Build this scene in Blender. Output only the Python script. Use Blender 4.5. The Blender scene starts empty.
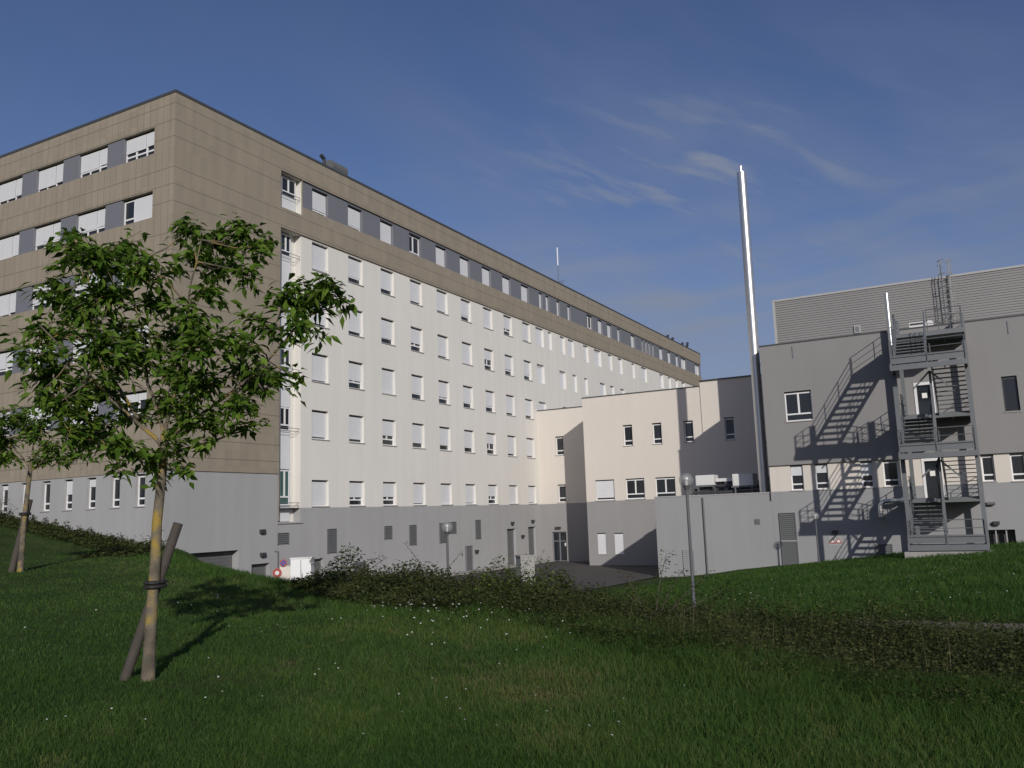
import bpy, math, random
import numpy as np
from mathutils import Vector
R = math.radians
sc = bpy.context.scene
random.seed(7); rng = np.random.default_rng(11)

# ------------------------------------------------------------------ camera, world, sun, exposure
cam = bpy.data.cameras.new('camera'); camo = bpy.data.objects.new('camera', cam)
sc.collection.objects.link(camo); sc.camera = camo
cam.sensor_width = 36; cam.sensor_fit = 'HORIZONTAL'; cam.lens = 859.5/1024*36
cam.clip_start = 0.1; cam.clip_end = 6000
CAM = Vector((32.032, -26.362, 3.933))
yaw, pitch, roll = R(28.40), R(8.60), R(-1.96)
fwd = Vector((-math.sin(yaw)*math.cos(pitch), math.cos(yaw)*math.cos(pitch), math.sin(pitch)))
rt0 = Vector((math.cos(yaw), math.sin(yaw), 0)); up0 = rt0.cross(fwd)
rt = rt0*math.cos(roll)+up0*math.sin(roll); up = -rt0*math.sin(roll)+up0*math.cos(roll)
from mathutils import Matrix
m = Matrix((rt, up, -fwd)).transposed().to_4x4(); m.translation = CAM
camo.matrix_world = m

SUN_AZ, SUN_EL = 39.5, 20.7            # the light travels towards -x +y
w = bpy.data.worlds.new('World'); sc.world = w; w.use_nodes = True
nt = w.node_tree; nt.nodes.clear()
def N(nt, t, **kw):
    n = nt.nodes.new(t)
    for k, v in kw.items(): setattr(n, k, v)
    return n
def L(nt, a, b): nt.links.new(a, b)
wo = N(nt, 'ShaderNodeOutputWorld'); bg = N(nt, 'ShaderNodeBackground'); L(nt, bg.outputs[0], wo.inputs[0])
sky = N(nt, 'ShaderNodeTexSky', sky_type='NISHITA', sun_disc=False, sun_elevation=R(SUN_EL), sun_rotation=R(180-SUN_AZ))
sky.air_density = 1.0; sky.dust_density = 1.2; sky.ozone_density = 2.0
bg.inputs[1].default_value = 0.07
tc = N(nt, 'ShaderNodeTexCoord')
hs = N(nt, 'ShaderNodeHueSaturation'); hs.inputs['Saturation'].default_value = 1.0; hs.inputs['Value'].default_value = 1.0
wbal = N(nt, 'ShaderNodeVectorMath', operation='MULTIPLY'); wbal.inputs[1].default_value = (.76, .80, 1.06)
L(nt, sky.outputs[0], wbal.inputs[0]); L(nt, wbal.outputs[0], hs.inputs['Color'])
# cirrus: long thin streaks in the direction sphere
def vmath(op, a=None, b=None):
    n = N(nt, 'ShaderNodeVectorMath', operation=op)
    if a is not None: L(nt, a, n.inputs[0])
    if b is not None: n.inputs[1].default_value = b
    return n
def fmath(nt, op, a, b=None, clamp=False):
    n = N(nt, 'ShaderNodeMath', operation=op, use_clamp=clamp)
    for i, v in enumerate((a, b)):
        if v is None: continue
        if isinstance(v, (int, float)): n.inputs[i].default_value = v
        else: L(nt, v, n.inputs[i])
    return n.outputs[0]
sep = N(nt, 'ShaderNodeSeparateXYZ'); L(nt, tc.outputs['Generated'], sep.inputs[0])
az = fmath(nt, 'ARCTAN2', sep.outputs[0], sep.outputs[1])
el = fmath(nt, 'ARCSINE', sep.outputs[2])
wob = N(nt, 'ShaderNodeTexNoise'); wob.inputs['Scale'].default_value = 5; L(nt, tc.outputs['Generated'], wob.inputs['Vector'])
el2 = fmath(nt, 'ADD', el, fmath(nt, 'MULTIPLY', fmath(nt, 'SUBTRACT', wob.outputs['Fac'], .5), .045))
el3 = fmath(nt, 'ADD', el2, fmath(nt, 'MULTIPLY', az, .42))
cb = N(nt, 'ShaderNodeCombineXYZ'); L(nt, fmath(nt, 'MULTIPLY', az, 6.0), cb.inputs[0]); L(nt, fmath(nt, 'MULTIPLY', el3, 30.0), cb.inputs[1])
n1 = N(nt, 'ShaderNodeTexNoise'); n1.inputs['Scale'].default_value = 1.0; n1.inputs['Detail'].default_value = 5; n1.inputs['Roughness'].default_value = .55
L(nt, cb.outputs[0], n1.inputs['Vector'])
mr = N(nt, 'ShaderNodeMapRange'); mr.inputs['From Min'].default_value = .52; mr.inputs['From Max'].default_value = .74
L(nt, n1.outputs['Fac'], mr.inputs['Value'])
n2 = N(nt, 'ShaderNodeTexNoise'); n2.inputs['Scale'].default_value = 1.6; n2.inputs['Detail'].default_value = 3
cb2 = N(nt, 'ShaderNodeCombineXYZ'); L(nt, fmath(nt, 'MULTIPLY', az, 2.2), cb2.inputs[0]); L(nt, fmath(nt, 'MULTIPLY', el3, 5.0), cb2.inputs[1])
L(nt, cb2.outputs[0], n2.inputs['Vector'])
mr2 = N(nt, 'ShaderNodeMapRange'); mr2.inputs['From Min'].default_value = .40; mr2.inputs['From Max'].default_value = .66
L(nt, n2.outputs['Fac'], mr2.inputs['Value'])
def gauss(v, c, s):
    t = fmath(nt, 'DIVIDE', fmath(nt, 'SUBTRACT', v, c), s)
    return fmath(nt, 'EXPONENT', fmath(nt, 'MULTIPLY', fmath(nt, 'MULTIPLY', t, t), -1.0))
patch = fmath(nt, 'MULTIPLY', gauss(az, R(-17), R(11)), gauss(el, R(20.5), R(4.6)))
sharp = fmath(nt, 'MULTIPLY', mr.outputs[0], patch)
soft = fmath(nt, 'MULTIPLY', mr2.outputs[0], fmath(nt, 'ADD', fmath(nt, 'MULTIPLY', gauss(az, R(-14), R(24)), gauss(el, R(17), R(9))), .08))
cb3 = N(nt, 'ShaderNodeCombineXYZ'); L(nt, fmath(nt, 'MULTIPLY', az, 3.0), cb3.inputs[0]); L(nt, fmath(nt, 'MULTIPLY', fmath(nt, 'ADD', el2, fmath(nt, 'MULTIPLY', az, -.06)), 42.0), cb3.inputs[1]); cb3.inputs[2].default_value = 3.7
n3 = N(nt, 'ShaderNodeTexNoise'); n3.inputs['Scale'].default_value = 1.0; n3.inputs['Detail'].default_value = 4; L(nt, cb3.outputs[0], n3.inputs['Vector'])
mr3 = N(nt, 'ShaderNodeMapRange'); mr3.inputs['From Min'].default_value = .42; mr3.inputs['From Max'].default_value = .72; L(nt, n3.outputs['Fac'], mr3.inputs['Value'])
bands = fmath(nt, 'MULTIPLY', fmath(nt, 'MULTIPLY', mr3.outputs[0], gauss(el, R(12.5), R(6))), .38)
cf = fmath(nt, 'ADD', fmath(nt, 'ADD', fmath(nt, 'MULTIPLY', sharp, 1.1), bands), fmath(nt, 'ADD', fmath(nt, 'MULTIPLY', soft, .42), fmath(nt, 'MULTIPLY', gauss(el, R(-2), R(15)), .50)), True)
mix = N(nt, 'ShaderNodeMix', data_type='RGBA'); L(nt, cf, mix.inputs['Factor']); L(nt, hs.outputs[0], mix.inputs['A'])
mix.inputs['B'].default_value = (3.1, 3.5, 4.5, 1)
L(nt, mix.outputs['Result'], bg.inputs[0])

sl = bpy.data.lights.new('sun', 'SUN'); so = bpy.data.objects.new('sun', sl); sc.collection.objects.link(so)
sl.energy = 3.15; sl.angle = R(.5); sl.color = (1.0, .95, .86)
sd = Vector((-math.sin(R(SUN_AZ))*math.cos(R(SUN_EL)), math.cos(R(SUN_AZ))*math.cos(R(SUN_EL)), -math.sin(R(SUN_EL))))
so.rotation_euler = sd.to_track_quat('-Z', 'Y').to_euler(); so.location = (60, -60, 60)
vs = sc.view_settings; vs.view_transform = 'Standard'; vs.look = 'None'; vs.gamma = 1; vs.use_curve_mapping = False; vs.exposure = 0.06

# ------------------------------------------------------------------ helpers
class MB:
    def __init__(s): s.v = []; s.f = []
    def quad(s, *p):
        i = len(s.v); s.v += [tuple(q) for q in p]; s.f.append(tuple(range(i, i+len(p))))
    def box(s, x0, x1, y0, y1, z0, z1):
        x0, x1 = sorted((x0, x1)); y0, y1 = sorted((y0, y1)); z0, z1 = sorted((z0, z1))
        i = len(s.v)
        s.v += [(x0,y0,z0),(x1,y0,z0),(x1,y1,z0),(x0,y1,z0),(x0,y0,z1),(x1,y0,z1),(x1,y1,z1),(x0,y1,z1)]
        for q in ((3,2,1,0),(4,5,6,7),(0,1,5,4),(1,2,6,5),(2,3,7,6),(3,0,4,7)): s.f.append(tuple(i+k for k in q))
        return s
    def tube(s, pts, rad, n=8, cap=True):
        pts = [Vector(p) for p in pts]
        if not hasattr(rad, '__len__'): rad = [rad]*len(pts)
        i0 = len(s.v); prev = None
        for k, p in enumerate(pts):
            t = (pts[min(k+1, len(pts)-1)]-pts[max(k-1, 0)]).normalized()
            a = prev if prev is not None else (Vector((0,0,1)) if abs(t.z) < .9 else Vector((1,0,0)))
            u = (a - t*a.dot(t)).normalized(); v = t.cross(u); prev = u
            for j in range(n):
                an = 2*math.pi*j/n
                s.v.append(tuple(p+(u*math.cos(an)+v*math.sin(an))*rad[k]))
        for k in range(len(pts)-1):
            for j in range(n):
                a = i0+k*n+j; b = i0+k*n+(j+1) % n
                s.f.append((a, b, b+n, a+n))
        if cap:
            for k0, fl in ((i0, True), (i0+(len(pts)-1)*n, False)):
                j0 = len(s.v); s.v += s.v[k0:k0+n]; q = tuple(range(j0, j0+n)); s.f.append(q[::-1] if fl else q)
        return s
    def sphere(s, c, r, n=16, mz=10, sz=1.0):
        i0 = len(s.v); c = Vector(c)
        for a in range(mz+1):
            th = math.pi*a/mz
            for b in range(n):
                ph = 2*math.pi*b/n
                s.v.append((c.x+r*math.sin(th)*math.cos(ph), c.y+r*math.sin(th)*math.sin(ph), c.z+r*sz*math.cos(th)))
        for a in range(mz):
            for b in range(n):
                p = i0+a*n+b; q = i0+a*n+(b+1) % n
                s.f.append((p, p+n, q+n, q))
        return s
    def bar(s, a, b, wd, ht):
        a, b = Vector(a), Vector(b); t = (b-a).normalized()
        z = Vector((0,0,1)) if abs(t.z) < .95 else Vector((1,0,0))
        u = t.cross(z).normalized(); v = u.cross(t)
        i = len(s.v)
        for p in (a, b):
            for su, sv in ((-1,-1),(1,-1),(1,1),(-1,1)): s.v.append(tuple(p+u*su*wd/2+v*sv*ht/2))
        for q in ((3,2,1,0),(4,5,6,7),(0,1,5,4),(1,2,6,5),(2,3,7,6),(3,0,4,7)): s.f.append(tuple(i+k for k in q))
        return s
    def mesh(s, name, mat, smooth=False):
        me = bpy.data.meshes.new(name); me.from_pydata(s.v, [], s.f); me.materials.append(mat)
        if smooth: me.polygons.foreach_set('use_smooth', [True]*len(me.polygons))
        me.update(); return me
ROOT = {}
def link(o, parent=None):
    sc.collection.objects.link(o)
    if parent: o.parent = parent
    return o
def origin(o):
    v = Vector((0,0,0))
    while o is not None: v += o.location; o = o.parent
    return v
def build(name, mb, mat, parent=None, smooth=False, local=False):
    o = bpy.data.objects.new(name, mb if isinstance(mb, bpy.types.Mesh) else mb.mesh(name, mat, smooth))
    link(o, parent)
    if parent and not local: o.location = -origin(parent)
    return o
def tag(o, label, cat, group=None, kind=None):
    if label: o['label'] = label
    if cat: o['category'] = cat
    if group: o['group'] = group
    if kind: o['kind'] = kind
    return o
def thing(name, label, cat, loc=(0,0,0), group=None):
    o = bpy.data.objects.new(name, None); o.empty_display_size = .3; link(o); o.location = loc
    return tag(o, label, cat, group)

# ------------------------------------------------------------------ materials
def mat(name, col, rough=.8, metal=0., noise=(0,0,0), streak=0., spec=.5, bump=0., tint=None):
    """col base; noise=(scale, amount, detail); streak = vertical dirt runs"""
    m = bpy.data.materials.new(name); m.use_nodes = True; t = m.node_tree
    b = t.nodes['Principled BSDF']; b.inputs['Roughness'].default_value = rough; b.inputs['Metallic'].default_value = metal
    b.inputs['Specular IOR Level'].default_value = spec
    b.inputs['Base Color'].default_value = (*col, 1)
    src = None
    co = N(t, 'ShaderNodeTexCoord')
    fac = None
    if noise[1]:
        n = N(t, 'ShaderNodeTexNoise'); n.inputs['Scale'].default_value = noise[0]; n.inputs['Detail'].default_value = noise[2] or 4
        L(t, co.outputs['Object'], n.inputs['Vector'])
        fac = fmath(t, 'ADD', 1-noise[1]*.5, fmath(t, 'MULTIPLY', n.outputs['Fac'], noise[1]))
    if streak:
        mp = N(t, 'ShaderNodeMapping'); mp.inputs['Scale'].default_value = (1.6, 1.6, .07); L(t, co.outputs['Object'], mp.inputs[0])
        n = N(t, 'ShaderNodeTexNoise'); n.inputs['Scale'].default_value = 1.; n.inputs['Detail'].default_value = 5; n.inputs['Roughness'].default_value = .6
        L(t, mp.outputs[0], n.inputs['Vector'])
        f2 = fmath(t, 'ADD', 1-streak*.5, fmath(t, 'MULTIPLY', n.outputs['Fac'], streak))
        fac = f2 if fac is None else fmath(t, 'MULTIPLY', fac, f2)
    if fac is not None:
        v = N(t, 'ShaderNodeVectorMath', operation='SCALE'); v.inputs[0].default_value = col; L(t, fac, v.inputs['Scale'])
        L(t, v.outputs[0], b.inputs['Base Color'])
    if bump:
        nb = N(t, 'ShaderNodeTexNoise'); nb.inputs['Scale'].default_value = 60; L(t, co.outputs['Object'], nb.inputs['Vector'])
        bm = N(t, 'ShaderNodeBump'); bm.inputs['Strength'].default_value = bump; bm.inputs['Distance'].default_value = .02
        L(t, nb.outputs['Fac'], bm.inputs['Height']); L(t, bm.outputs[0], b.inputs['Normal'])
    return m
M = {}
M['white'] = mat('white_render', (.655,.638,.605), .9, noise=(.25,.10,4), streak=.19, bump=.1)
M['cream'] = mat('cream_render', (.605,.56,.515), .9, noise=(.3,.10,4), streak=.10, bump=.1)
M['base'] = mat('grey_base_render', (.325,.325,.333), .85, noise=(.35,.14,4), streak=.20, bump=.1)
M['base3'] = mat('grey_wall_render', (.275,.277,.29), .85, noise=(.35,.12,4), streak=.16, bump=.1)
M['base2'] = mat('grey_base_render_warm', (.265,.258,.262), .85, noise=(.35,.12,4), streak=.12, bump=.1)
M['panel'] = mat('grey_panel', (.155,.16,.185), .6, noise=(1.2,.12,3))
M['upper'] = mat('grey_render', (.232,.226,.23), .85, noise=(.3,.14,4), streak=.10, bump=.1)
M['coping'] = mat('dark_coping', (.055,.06,.065), .5)
M['frame'] = mat('white_upvc', (.72,.72,.74), .45)
M['shutter'] = mat('roller_shutter', (.62,.63,.66), .6, noise=(2,.08,2))
M['pane'] = mat('dark_glass', (.02,.023,.028), .08, spec=.6)
M['sill'] = mat('sill_stone', (.36,.35,.34), .8)
M['door'] = mat('grey_door', (.115,.115,.118), .6, noise=(2,.1,2))
M['roof'] = mat('roof_gravel', (.22,.21,.2), .95, noise=(3,.3,5))
M['steel'] = mat('galvanised_steel', (.165,.175,.186), .5, .35, noise=(3,.25,4))
M['stainless'] = mat('stainless_steel', (.60,.60,.60), .36, .85, noise=(1.5,.12,3))
M['clad'] = mat('ribbed_cladding', (.255,.25,.252), .55, .15, noise=(.4,.12,3))
M['trim'] = mat('light_trim', (.36,.36,.365), .5)
M['hvac'] = mat('hvac_casing', (.62,.62,.62), .5, noise=(2,.1,2))
M['dark'] = mat('dark_metal', (.04,.042,.045), .5)
M['pole'] = mat('painted_pole', (.10,.105,.115), .5, .2)
M['louvre'] = mat('louvre_grey', (.115,.12,.125), .6)
M['green'] = mat('green_glass', (.05,.11,.10), .12, spec=.6)
M['paper'] = mat('paper', (.75,.75,.72), .8)
M['red'] = mat('red_paint', (.34,.06,.055), .5)
M['blue'] = mat('blue_paint', (.03,.08,.3), .5)
M['orange'] = mat('orange_paint', (.5,.16,.04), .6, noise=(8,.3,3))
M['concrete'] = mat('concrete', (.30,.29,.28), .9, noise=(4,.25,5), streak=.25, bump=.2)
M['asphalt'] = mat('asphalt', (.052,.048,.047), .95, noise=(1.5,.3,6), bump=.3)
M['path'] = mat('gravel_path', (.16,.13,.10), .95, noise=(5,.35,6), bump=.3)
M['wood'] = mat('weathered_wood', (.062,.052,.045), .9, noise=(9,.5,5), bump=.4)
M['strap'] = mat('black_rubber', (.02,.02,.02), .7)
M['petal'] = mat('white_petal', (.55,.55,.52), .8)
M['soil'] = mat('soil', (.05,.04,.03), 1)
def tan_mat():
    m = bpy.data.materials.new('tan_cladding_tiles'); m.use_nodes = True; t = m.node_tree; b = t.nodes['Principled BSDF']
    b.inputs['Roughness'].default_value = .8
    co = N(t, 'ShaderNodeTexCoord'); sp = N(t, 'ShaderNodeSeparateXYZ'); L(t, co.outputs['Object'], sp.inputs[0])
    u = fmath(t, 'ADD', fmath(t, 'ADD', sp.outputs[0], sp.outputs[1]), 200.0)
    ud = fmath(t, 'DIVIDE', u, .47); col = fmath(t, 'FLOOR', ud); fr = fmath(t, 'FRACT', ud)
    zz = fmath(t, 'MODULO', fmath(t, 'ADD', sp.outputs[2], 100-19.79+.2), 3.2)   # 0.2 = a joint
    line = None
    for off in (.2, 1.03, 1.87):
        d = fmath(t, 'ABSOLUTE', fmath(t, 'SUBTRACT', zz, off)); l = fmath(t, 'LESS_THAN', d, .022)
        line = l if line is None else fmath(t, 'MAXIMUM', line, l)
    vl = fmath(t, 'MULTIPLY', fmath(t, 'LESS_THAN', fr, .07), fmath(t, 'ADD', .06, fmath(t, 'MULTIPLY', fmath(t, 'LESS_THAN', sp.outputs[0], .08), .7)))
    line = fmath(t, 'MAXIMUM', line, vl)
    row = fmath(t, 'FLOOR', fmath(t, 'MULTIPLY', sp.outputs[2], 1.2))
    cbn = N(t, 'ShaderNodeCombineXYZ'); L(t, col, cbn.inputs[0]); L(t, row, cbn.inputs[1])
    wn = N(t, 'ShaderNodeTexWhiteNoise', noise_dimensions='2D'); L(t, cbn.outputs[0], wn.inputs['Vector'])
    mp = N(t, 'ShaderNodeMapping'); mp.inputs['Scale'].default_value = (2.2,2.2,.18); L(t, co.outputs['Object'], mp.inputs[0])
    ns = N(t, 'ShaderNodeTexNoise'); ns.inputs['Scale'].default_value = 1; ns.inputs['Detail'].default_value = 5; L(t, mp.outputs[0], ns.inputs['Vector'])
    f = fmath(t, 'ADD', .81, fmath(t, 'MULTIPLY', wn.outputs['Value'], .11))
    f = fmath(t, 'ADD', f, fmath(t, 'MULTIPLY', ns.outputs['Fac'], .27))
    f = fmath(t, 'MULTIPLY', f, fmath(t, 'SUBTRACT', 1.0, fmath(t, 'MULTIPLY', line, .38)))
    v = N(t, 'ShaderNodeVectorMath', operation='SCALE'); v.inputs[0].default_value = (.268,.230,.180); L(t, f, v.inputs['Scale'])
    L(t, v.outputs[0], b.inputs['Base Color']); return m
M['tan'] = tan_mat()
def foliage_mat(name, c0, c1, trans=.3, attr='tone'):
    m = bpy.data.materials.new(name); m.use_nodes = True; t = m.node_tree; b = t.nodes['Principled BSDF']
    b.inputs['Roughness'].default_value = .6; b.inputs['Specular IOR Level'].default_value = .14
    a = N(t, 'ShaderNodeAttribute', attribute_name=attr)
    mx = N(t, 'ShaderNodeMix', data_type='RGBA'); L(t, a.outputs['Fac'], mx.inputs['Factor'])
    mx.inputs['A'].default_value = (*c0, 1); mx.inputs['B'].default_value = (*c1, 1)
    L(t, mx.outputs['Result'], b.inputs['Base Color'])
    tr = N(t, 'ShaderNodeBsdfTranslucent'); L(t, mx.outputs['Result'], tr.inputs[0])
    ms = N(t, 'ShaderNodeMixShader'); ms.inputs[0].default_value = trans
    out = t.nodes['Material Output']; L(t, b.outputs[0], ms.inputs[1]); L(t, tr.outputs[0], ms.inputs[2]); L(t, ms.outputs[0], out.inputs[0])
    return m
M['leaf'] = foliage_mat('tree_leaf', (.032,.080,.008), (.165,.265,.038), .38)
def ramp_foliage(name, cols, trans):
    m = foliage_mat(name, (0,0,0), (0,0,0), trans); t = m.node_tree
    mx = [n for n in t.nodes if n.bl_idname == 'ShaderNodeMix'][0]; a = [n for n in t.nodes if n.bl_idname == 'ShaderNodeAttribute'][0]
    r = N(t, 'ShaderNodeValToRGB'); L(t, a.outputs['Fac'], r.inputs[0]); e = r.color_ramp.elements
    e[0].position, e[0].color = cols[0][0], (*cols[0][1], 1); e[1].position, e[1].color = cols[-1][0], (*cols[-1][1], 1)
    for p, c in cols[1:-1]: k = e.new(p); k.color = (*c, 1)
    for l in list(mx.outputs['Result'].links): L(t, r.outputs[0], l.to_socket)
    return m
M['grass'] = ramp_foliage('grass_blade', [(0,(.021,.052,.009)),(.5,(.050,.106,.020)),(.75,(.092,.136,.034)),(1,(.17,.135,.062))], .25)
M['grass_old'] = foliage_mat('grass_blade', (.018,.042,.008), (.072,.115,.026), .25)
M['bramble'] = foliage_mat('bramble_leaf', (.022,.034,.010), (.088,.100,.032), .25)
M['bark'] = None
def bark_mat():
    m = bpy.data.materials.new('lichen_bark'); m.use_nodes = True; t = m.node_tree; b = t.nodes['Principled BSDF']
    b.inputs['Roughness'].default_value = .95
    co = N(t, 'ShaderNodeTexCoord')
    n = N(t, 'ShaderNodeTexNoise'); n.inputs['Scale'].default_value = 5; n.inputs['Detail'].default_value = 6; L(t, co.outputs['Object'], n.inputs['Vector'])
    r = N(t, 'ShaderNodeValToRGB'); L(t, n.outputs['Fac'], r.inputs[0])
    e = r.color_ramp.elements; e[0].position = .35; e[0].color = (.075,.065,.05,1); e[1].position = .66; e[1].color = (.27,.19,.04,1)
    k = e.new(.52); k.color = (.15,.125,.09,1)
    L(t, r.outputs[0], b.inputs['Base Color'])
    n2 = N(t, 'ShaderNodeTexNoise'); n2.inputs['Scale'].default_value = 45; L(t, co.outputs['Object'], n2.inputs['Vector'])
    bm = N(t, 'ShaderNodeBump'); bm.inputs['Strength'].default_value = .5; bm.inputs['Distance'].default_value = .02
    L(t, n2.outputs['Fac'], bm.inputs['Height']); L(t, bm.outputs[0], b.inputs['Normal']); return m
M['bark'] = bark_mat()
def ground_mat():
    m = bpy.data.materials.new('lawn_ground'); m.use_nodes = True; t = m.node_tree; b = t.nodes['Principled BSDF']
    b.inputs['Roughness'].default_value = 1; b.inputs['Specular IOR Level'].default_value = .1
    co = N(t, 'ShaderNodeTexCoord')
    n = N(t, 'ShaderNodeTexNoise'); n.inputs['Scale'].default_value = .5; n.inputs['Detail'].default_value = 8; n.inputs['Roughness'].default_value = .65; L(t, co.outputs['Object'], n.inputs['Vector'])
    r = N(t, 'ShaderNodeValToRGB'); L(t, n.outputs['Fac'], r.inputs[0]); e = r.color_ramp.elements
    e[0].position = .3; e[0].color = (.018,.034,.009,1); e[1].position = .8; e[1].color = (.075,.066,.034,1)
    k = e.new(.55); k.color = (.034,.056,.015,1)
    n3 = N(t, 'ShaderNodeTexNoise'); n3.inputs['Scale'].default_value = 9; n3.inputs['Detail'].default_value = 6; L(t, co.outputs['Object'], n3.inputs['Vector'])
    v = N(t, 'ShaderNodeVectorMath', operation='SCALE'); L(t, r.outputs[0], v.inputs[0]); L(t, fmath(t, 'ADD', .5, n3.outputs['Fac']), v.inputs['Scale'])
    L(t, v.outputs[0], b.inputs['Base Color']); return m
M['ground'] = ground_mat()
def globe_mat():
    m = bpy.data.materials.new('clear_globe'); m.use_nodes = True; t = m.node_tree; b = t.nodes['Principled BSDF']
    b.inputs['Base Color'].default_value = (.42,.42,.43,1); b.inputs['Roughness'].default_value = .12; b.inputs['Specular IOR Level'].default_value = .5
    tr = N(t, 'ShaderNodeBsdfTransparent'); tr.inputs['Color'].default_value = (.93,.93,.93,1)
    ms = N(t, 'ShaderNodeMixShader'); ms.inputs[0].default_value = .68
    L(t, b.outputs[0], ms.inputs[1]); L(t, tr.outputs[0], ms.inputs[2]); L(t, ms.outputs[0], t.nodes['Material Output'].inputs[0]); return m
M['globe'] = globe_mat()

# ------------------------------------------------------------------ terrain
XP = [-60,-12,-7,-1,4,8,14,20,28,60]; ZP = [9,4.7,3.95,3.0,2.9,2.75,2.5,2.36,2.3,2.3]
CREST = np.array([(-80,.4),(0.05,.3),(5.8,-5.2),(11.4,-7.9),(15.7,-10.3),(18.6,-11.4),(20.7,-12.4),(23.9,-13.75),(26.4,-14.75),(28.2,-16.3),(29.2,-17.0),(30.8,-18.0),(32.1,-18.45),(36,-19.4),(90,-29)], float)
def crest_d(x, y):
    best = np.full(x.shape, 1e9); sg = np.ones(x.shape); tx = np.zeros(x.shape)
    for (a, b) in zip(CREST[:-1], CREST[1:]):
        ab = b-a; t = np.clip(((x-a[0])*ab[0]+(y-a[1])*ab[1])/(ab@ab), 0, 1)
        dx = x-a[0]-t*ab[0]; dy = y-a[1]-t*ab[1]; d = np.hypot(dx, dy)
        s = np.sign(ab[0]*dy-ab[1]*dx); k = d < best-1e-9
        best = np.where(k, d, best); sg = np.where(k, s, sg); tx = np.where(k, a[0]+t*ab[0], tx)
    return best*sg, tx
def vnoise(x, y, s, seed=0):
    r = np.random.default_rng(seed); a = r.uniform(0, 6.28, 8); k = r.normal(0, 1/s, (8, 2))
    return sum(np.sin(x*k[i,0]*6.28+y*k[i,1]*6.28+a[i]) for i in range(8))/4
def ground_z(x, y):
    x = np.asarray(x, float); y = np.asarray(y, float)
    zk = np.interp(x, XP, ZP)
    xe = x+.12*np.clip(22.5-y, 0, 40)
    zf = np.interp(xe, [14.8,16.7,21.3,24.9,28.1,31.75,33.5,45,70], [0,.08,.62,.93,1.28,1.6,1.75,2.0,2.1])
    d, tx = crest_d(x, y)
    W = np.interp(tx, [0,10,20,28,32,60], [4.5,6.5,6.5,5,4,4])
    t = np.clip(d/W, 0, 1); t = t*t*(3-2*t)
    z = zk*(1-t)+zf*t
    z = z-.35*np.exp(-((d-1.9)/1.1)**2)*np.interp(tx, [20,27,31], [0,.6,1])
    z = z+.035*vnoise(x, y, 3.0, 1)*np.clip(z*2, 0, 1)
    far = np.hypot(x-15, y-5)
    return np.where(far > 130, np.minimum(z, 2.5), z)
def axis(c0, c1, st, far):
    a = list(np.arange(c0, c1+1e-6, st)); s = st; lo = [a[0]]; hi = [a[-1]]
    while lo[-1] > -far: s *= 1.6; lo.append(lo[-1]-s)
    s = st
    while hi[-1] < far: s *= 1.6; hi.append(hi[-1]+s)
    return np.array(lo[:0:-1]+a+hi[1:])
def grid_mesh(name, xs, ys, zfun, off=0):
    X, Y = np.meshgrid(xs, ys); Z = zfun(X, Y)+off
    V = np.stack([X.ravel(), Y.ravel(), Z.ravel()], 1); nx, ny = len(xs), len(ys)
    i = (np.arange(ny-1)[:,None]*nx+np.arange(nx-1)[None]).ravel()
    F = np.stack([i, i+1, i+nx+1, i+nx], 1)
    me = bpy.data.meshes.new(name); me.from_pydata(V.tolist(), [], F.tolist())
    me.polygons.foreach_set('use_smooth', [True]*len(F)); me.update(); return me
me = grid_mesh('ground', axis(-16, 52, .5, 2500), axis(-38, 40, .5, 2500), ground_z); me.materials.append(M['ground'])
tag(build('ground', me, None), None, None, kind='structure')
mb = MB(); mb.quad((0.02,-2,.045),(14.0,11.0,.045),(14.75,22.4,.045),(14.75,32.3,.045),(14.75,36.9,.045),(.02,36.9,.045))
tag(build('asphalt_yard', mb, M['asphalt']), None, None, kind='structure')
mb = MB(); mb.box(.06,1.0,6.8,36.7,-.1,.16); tag(build('pavement', mb, M['concrete']), None, None, kind='structure')
me = grid_mesh('path', np.arange(29.2, 70, .5), np.arange(-10.9, -8.8, .3), ground_z, .035); me.materials.append(M['path'])
tag(build('path', me, None), None, None, kind='structure')

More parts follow.
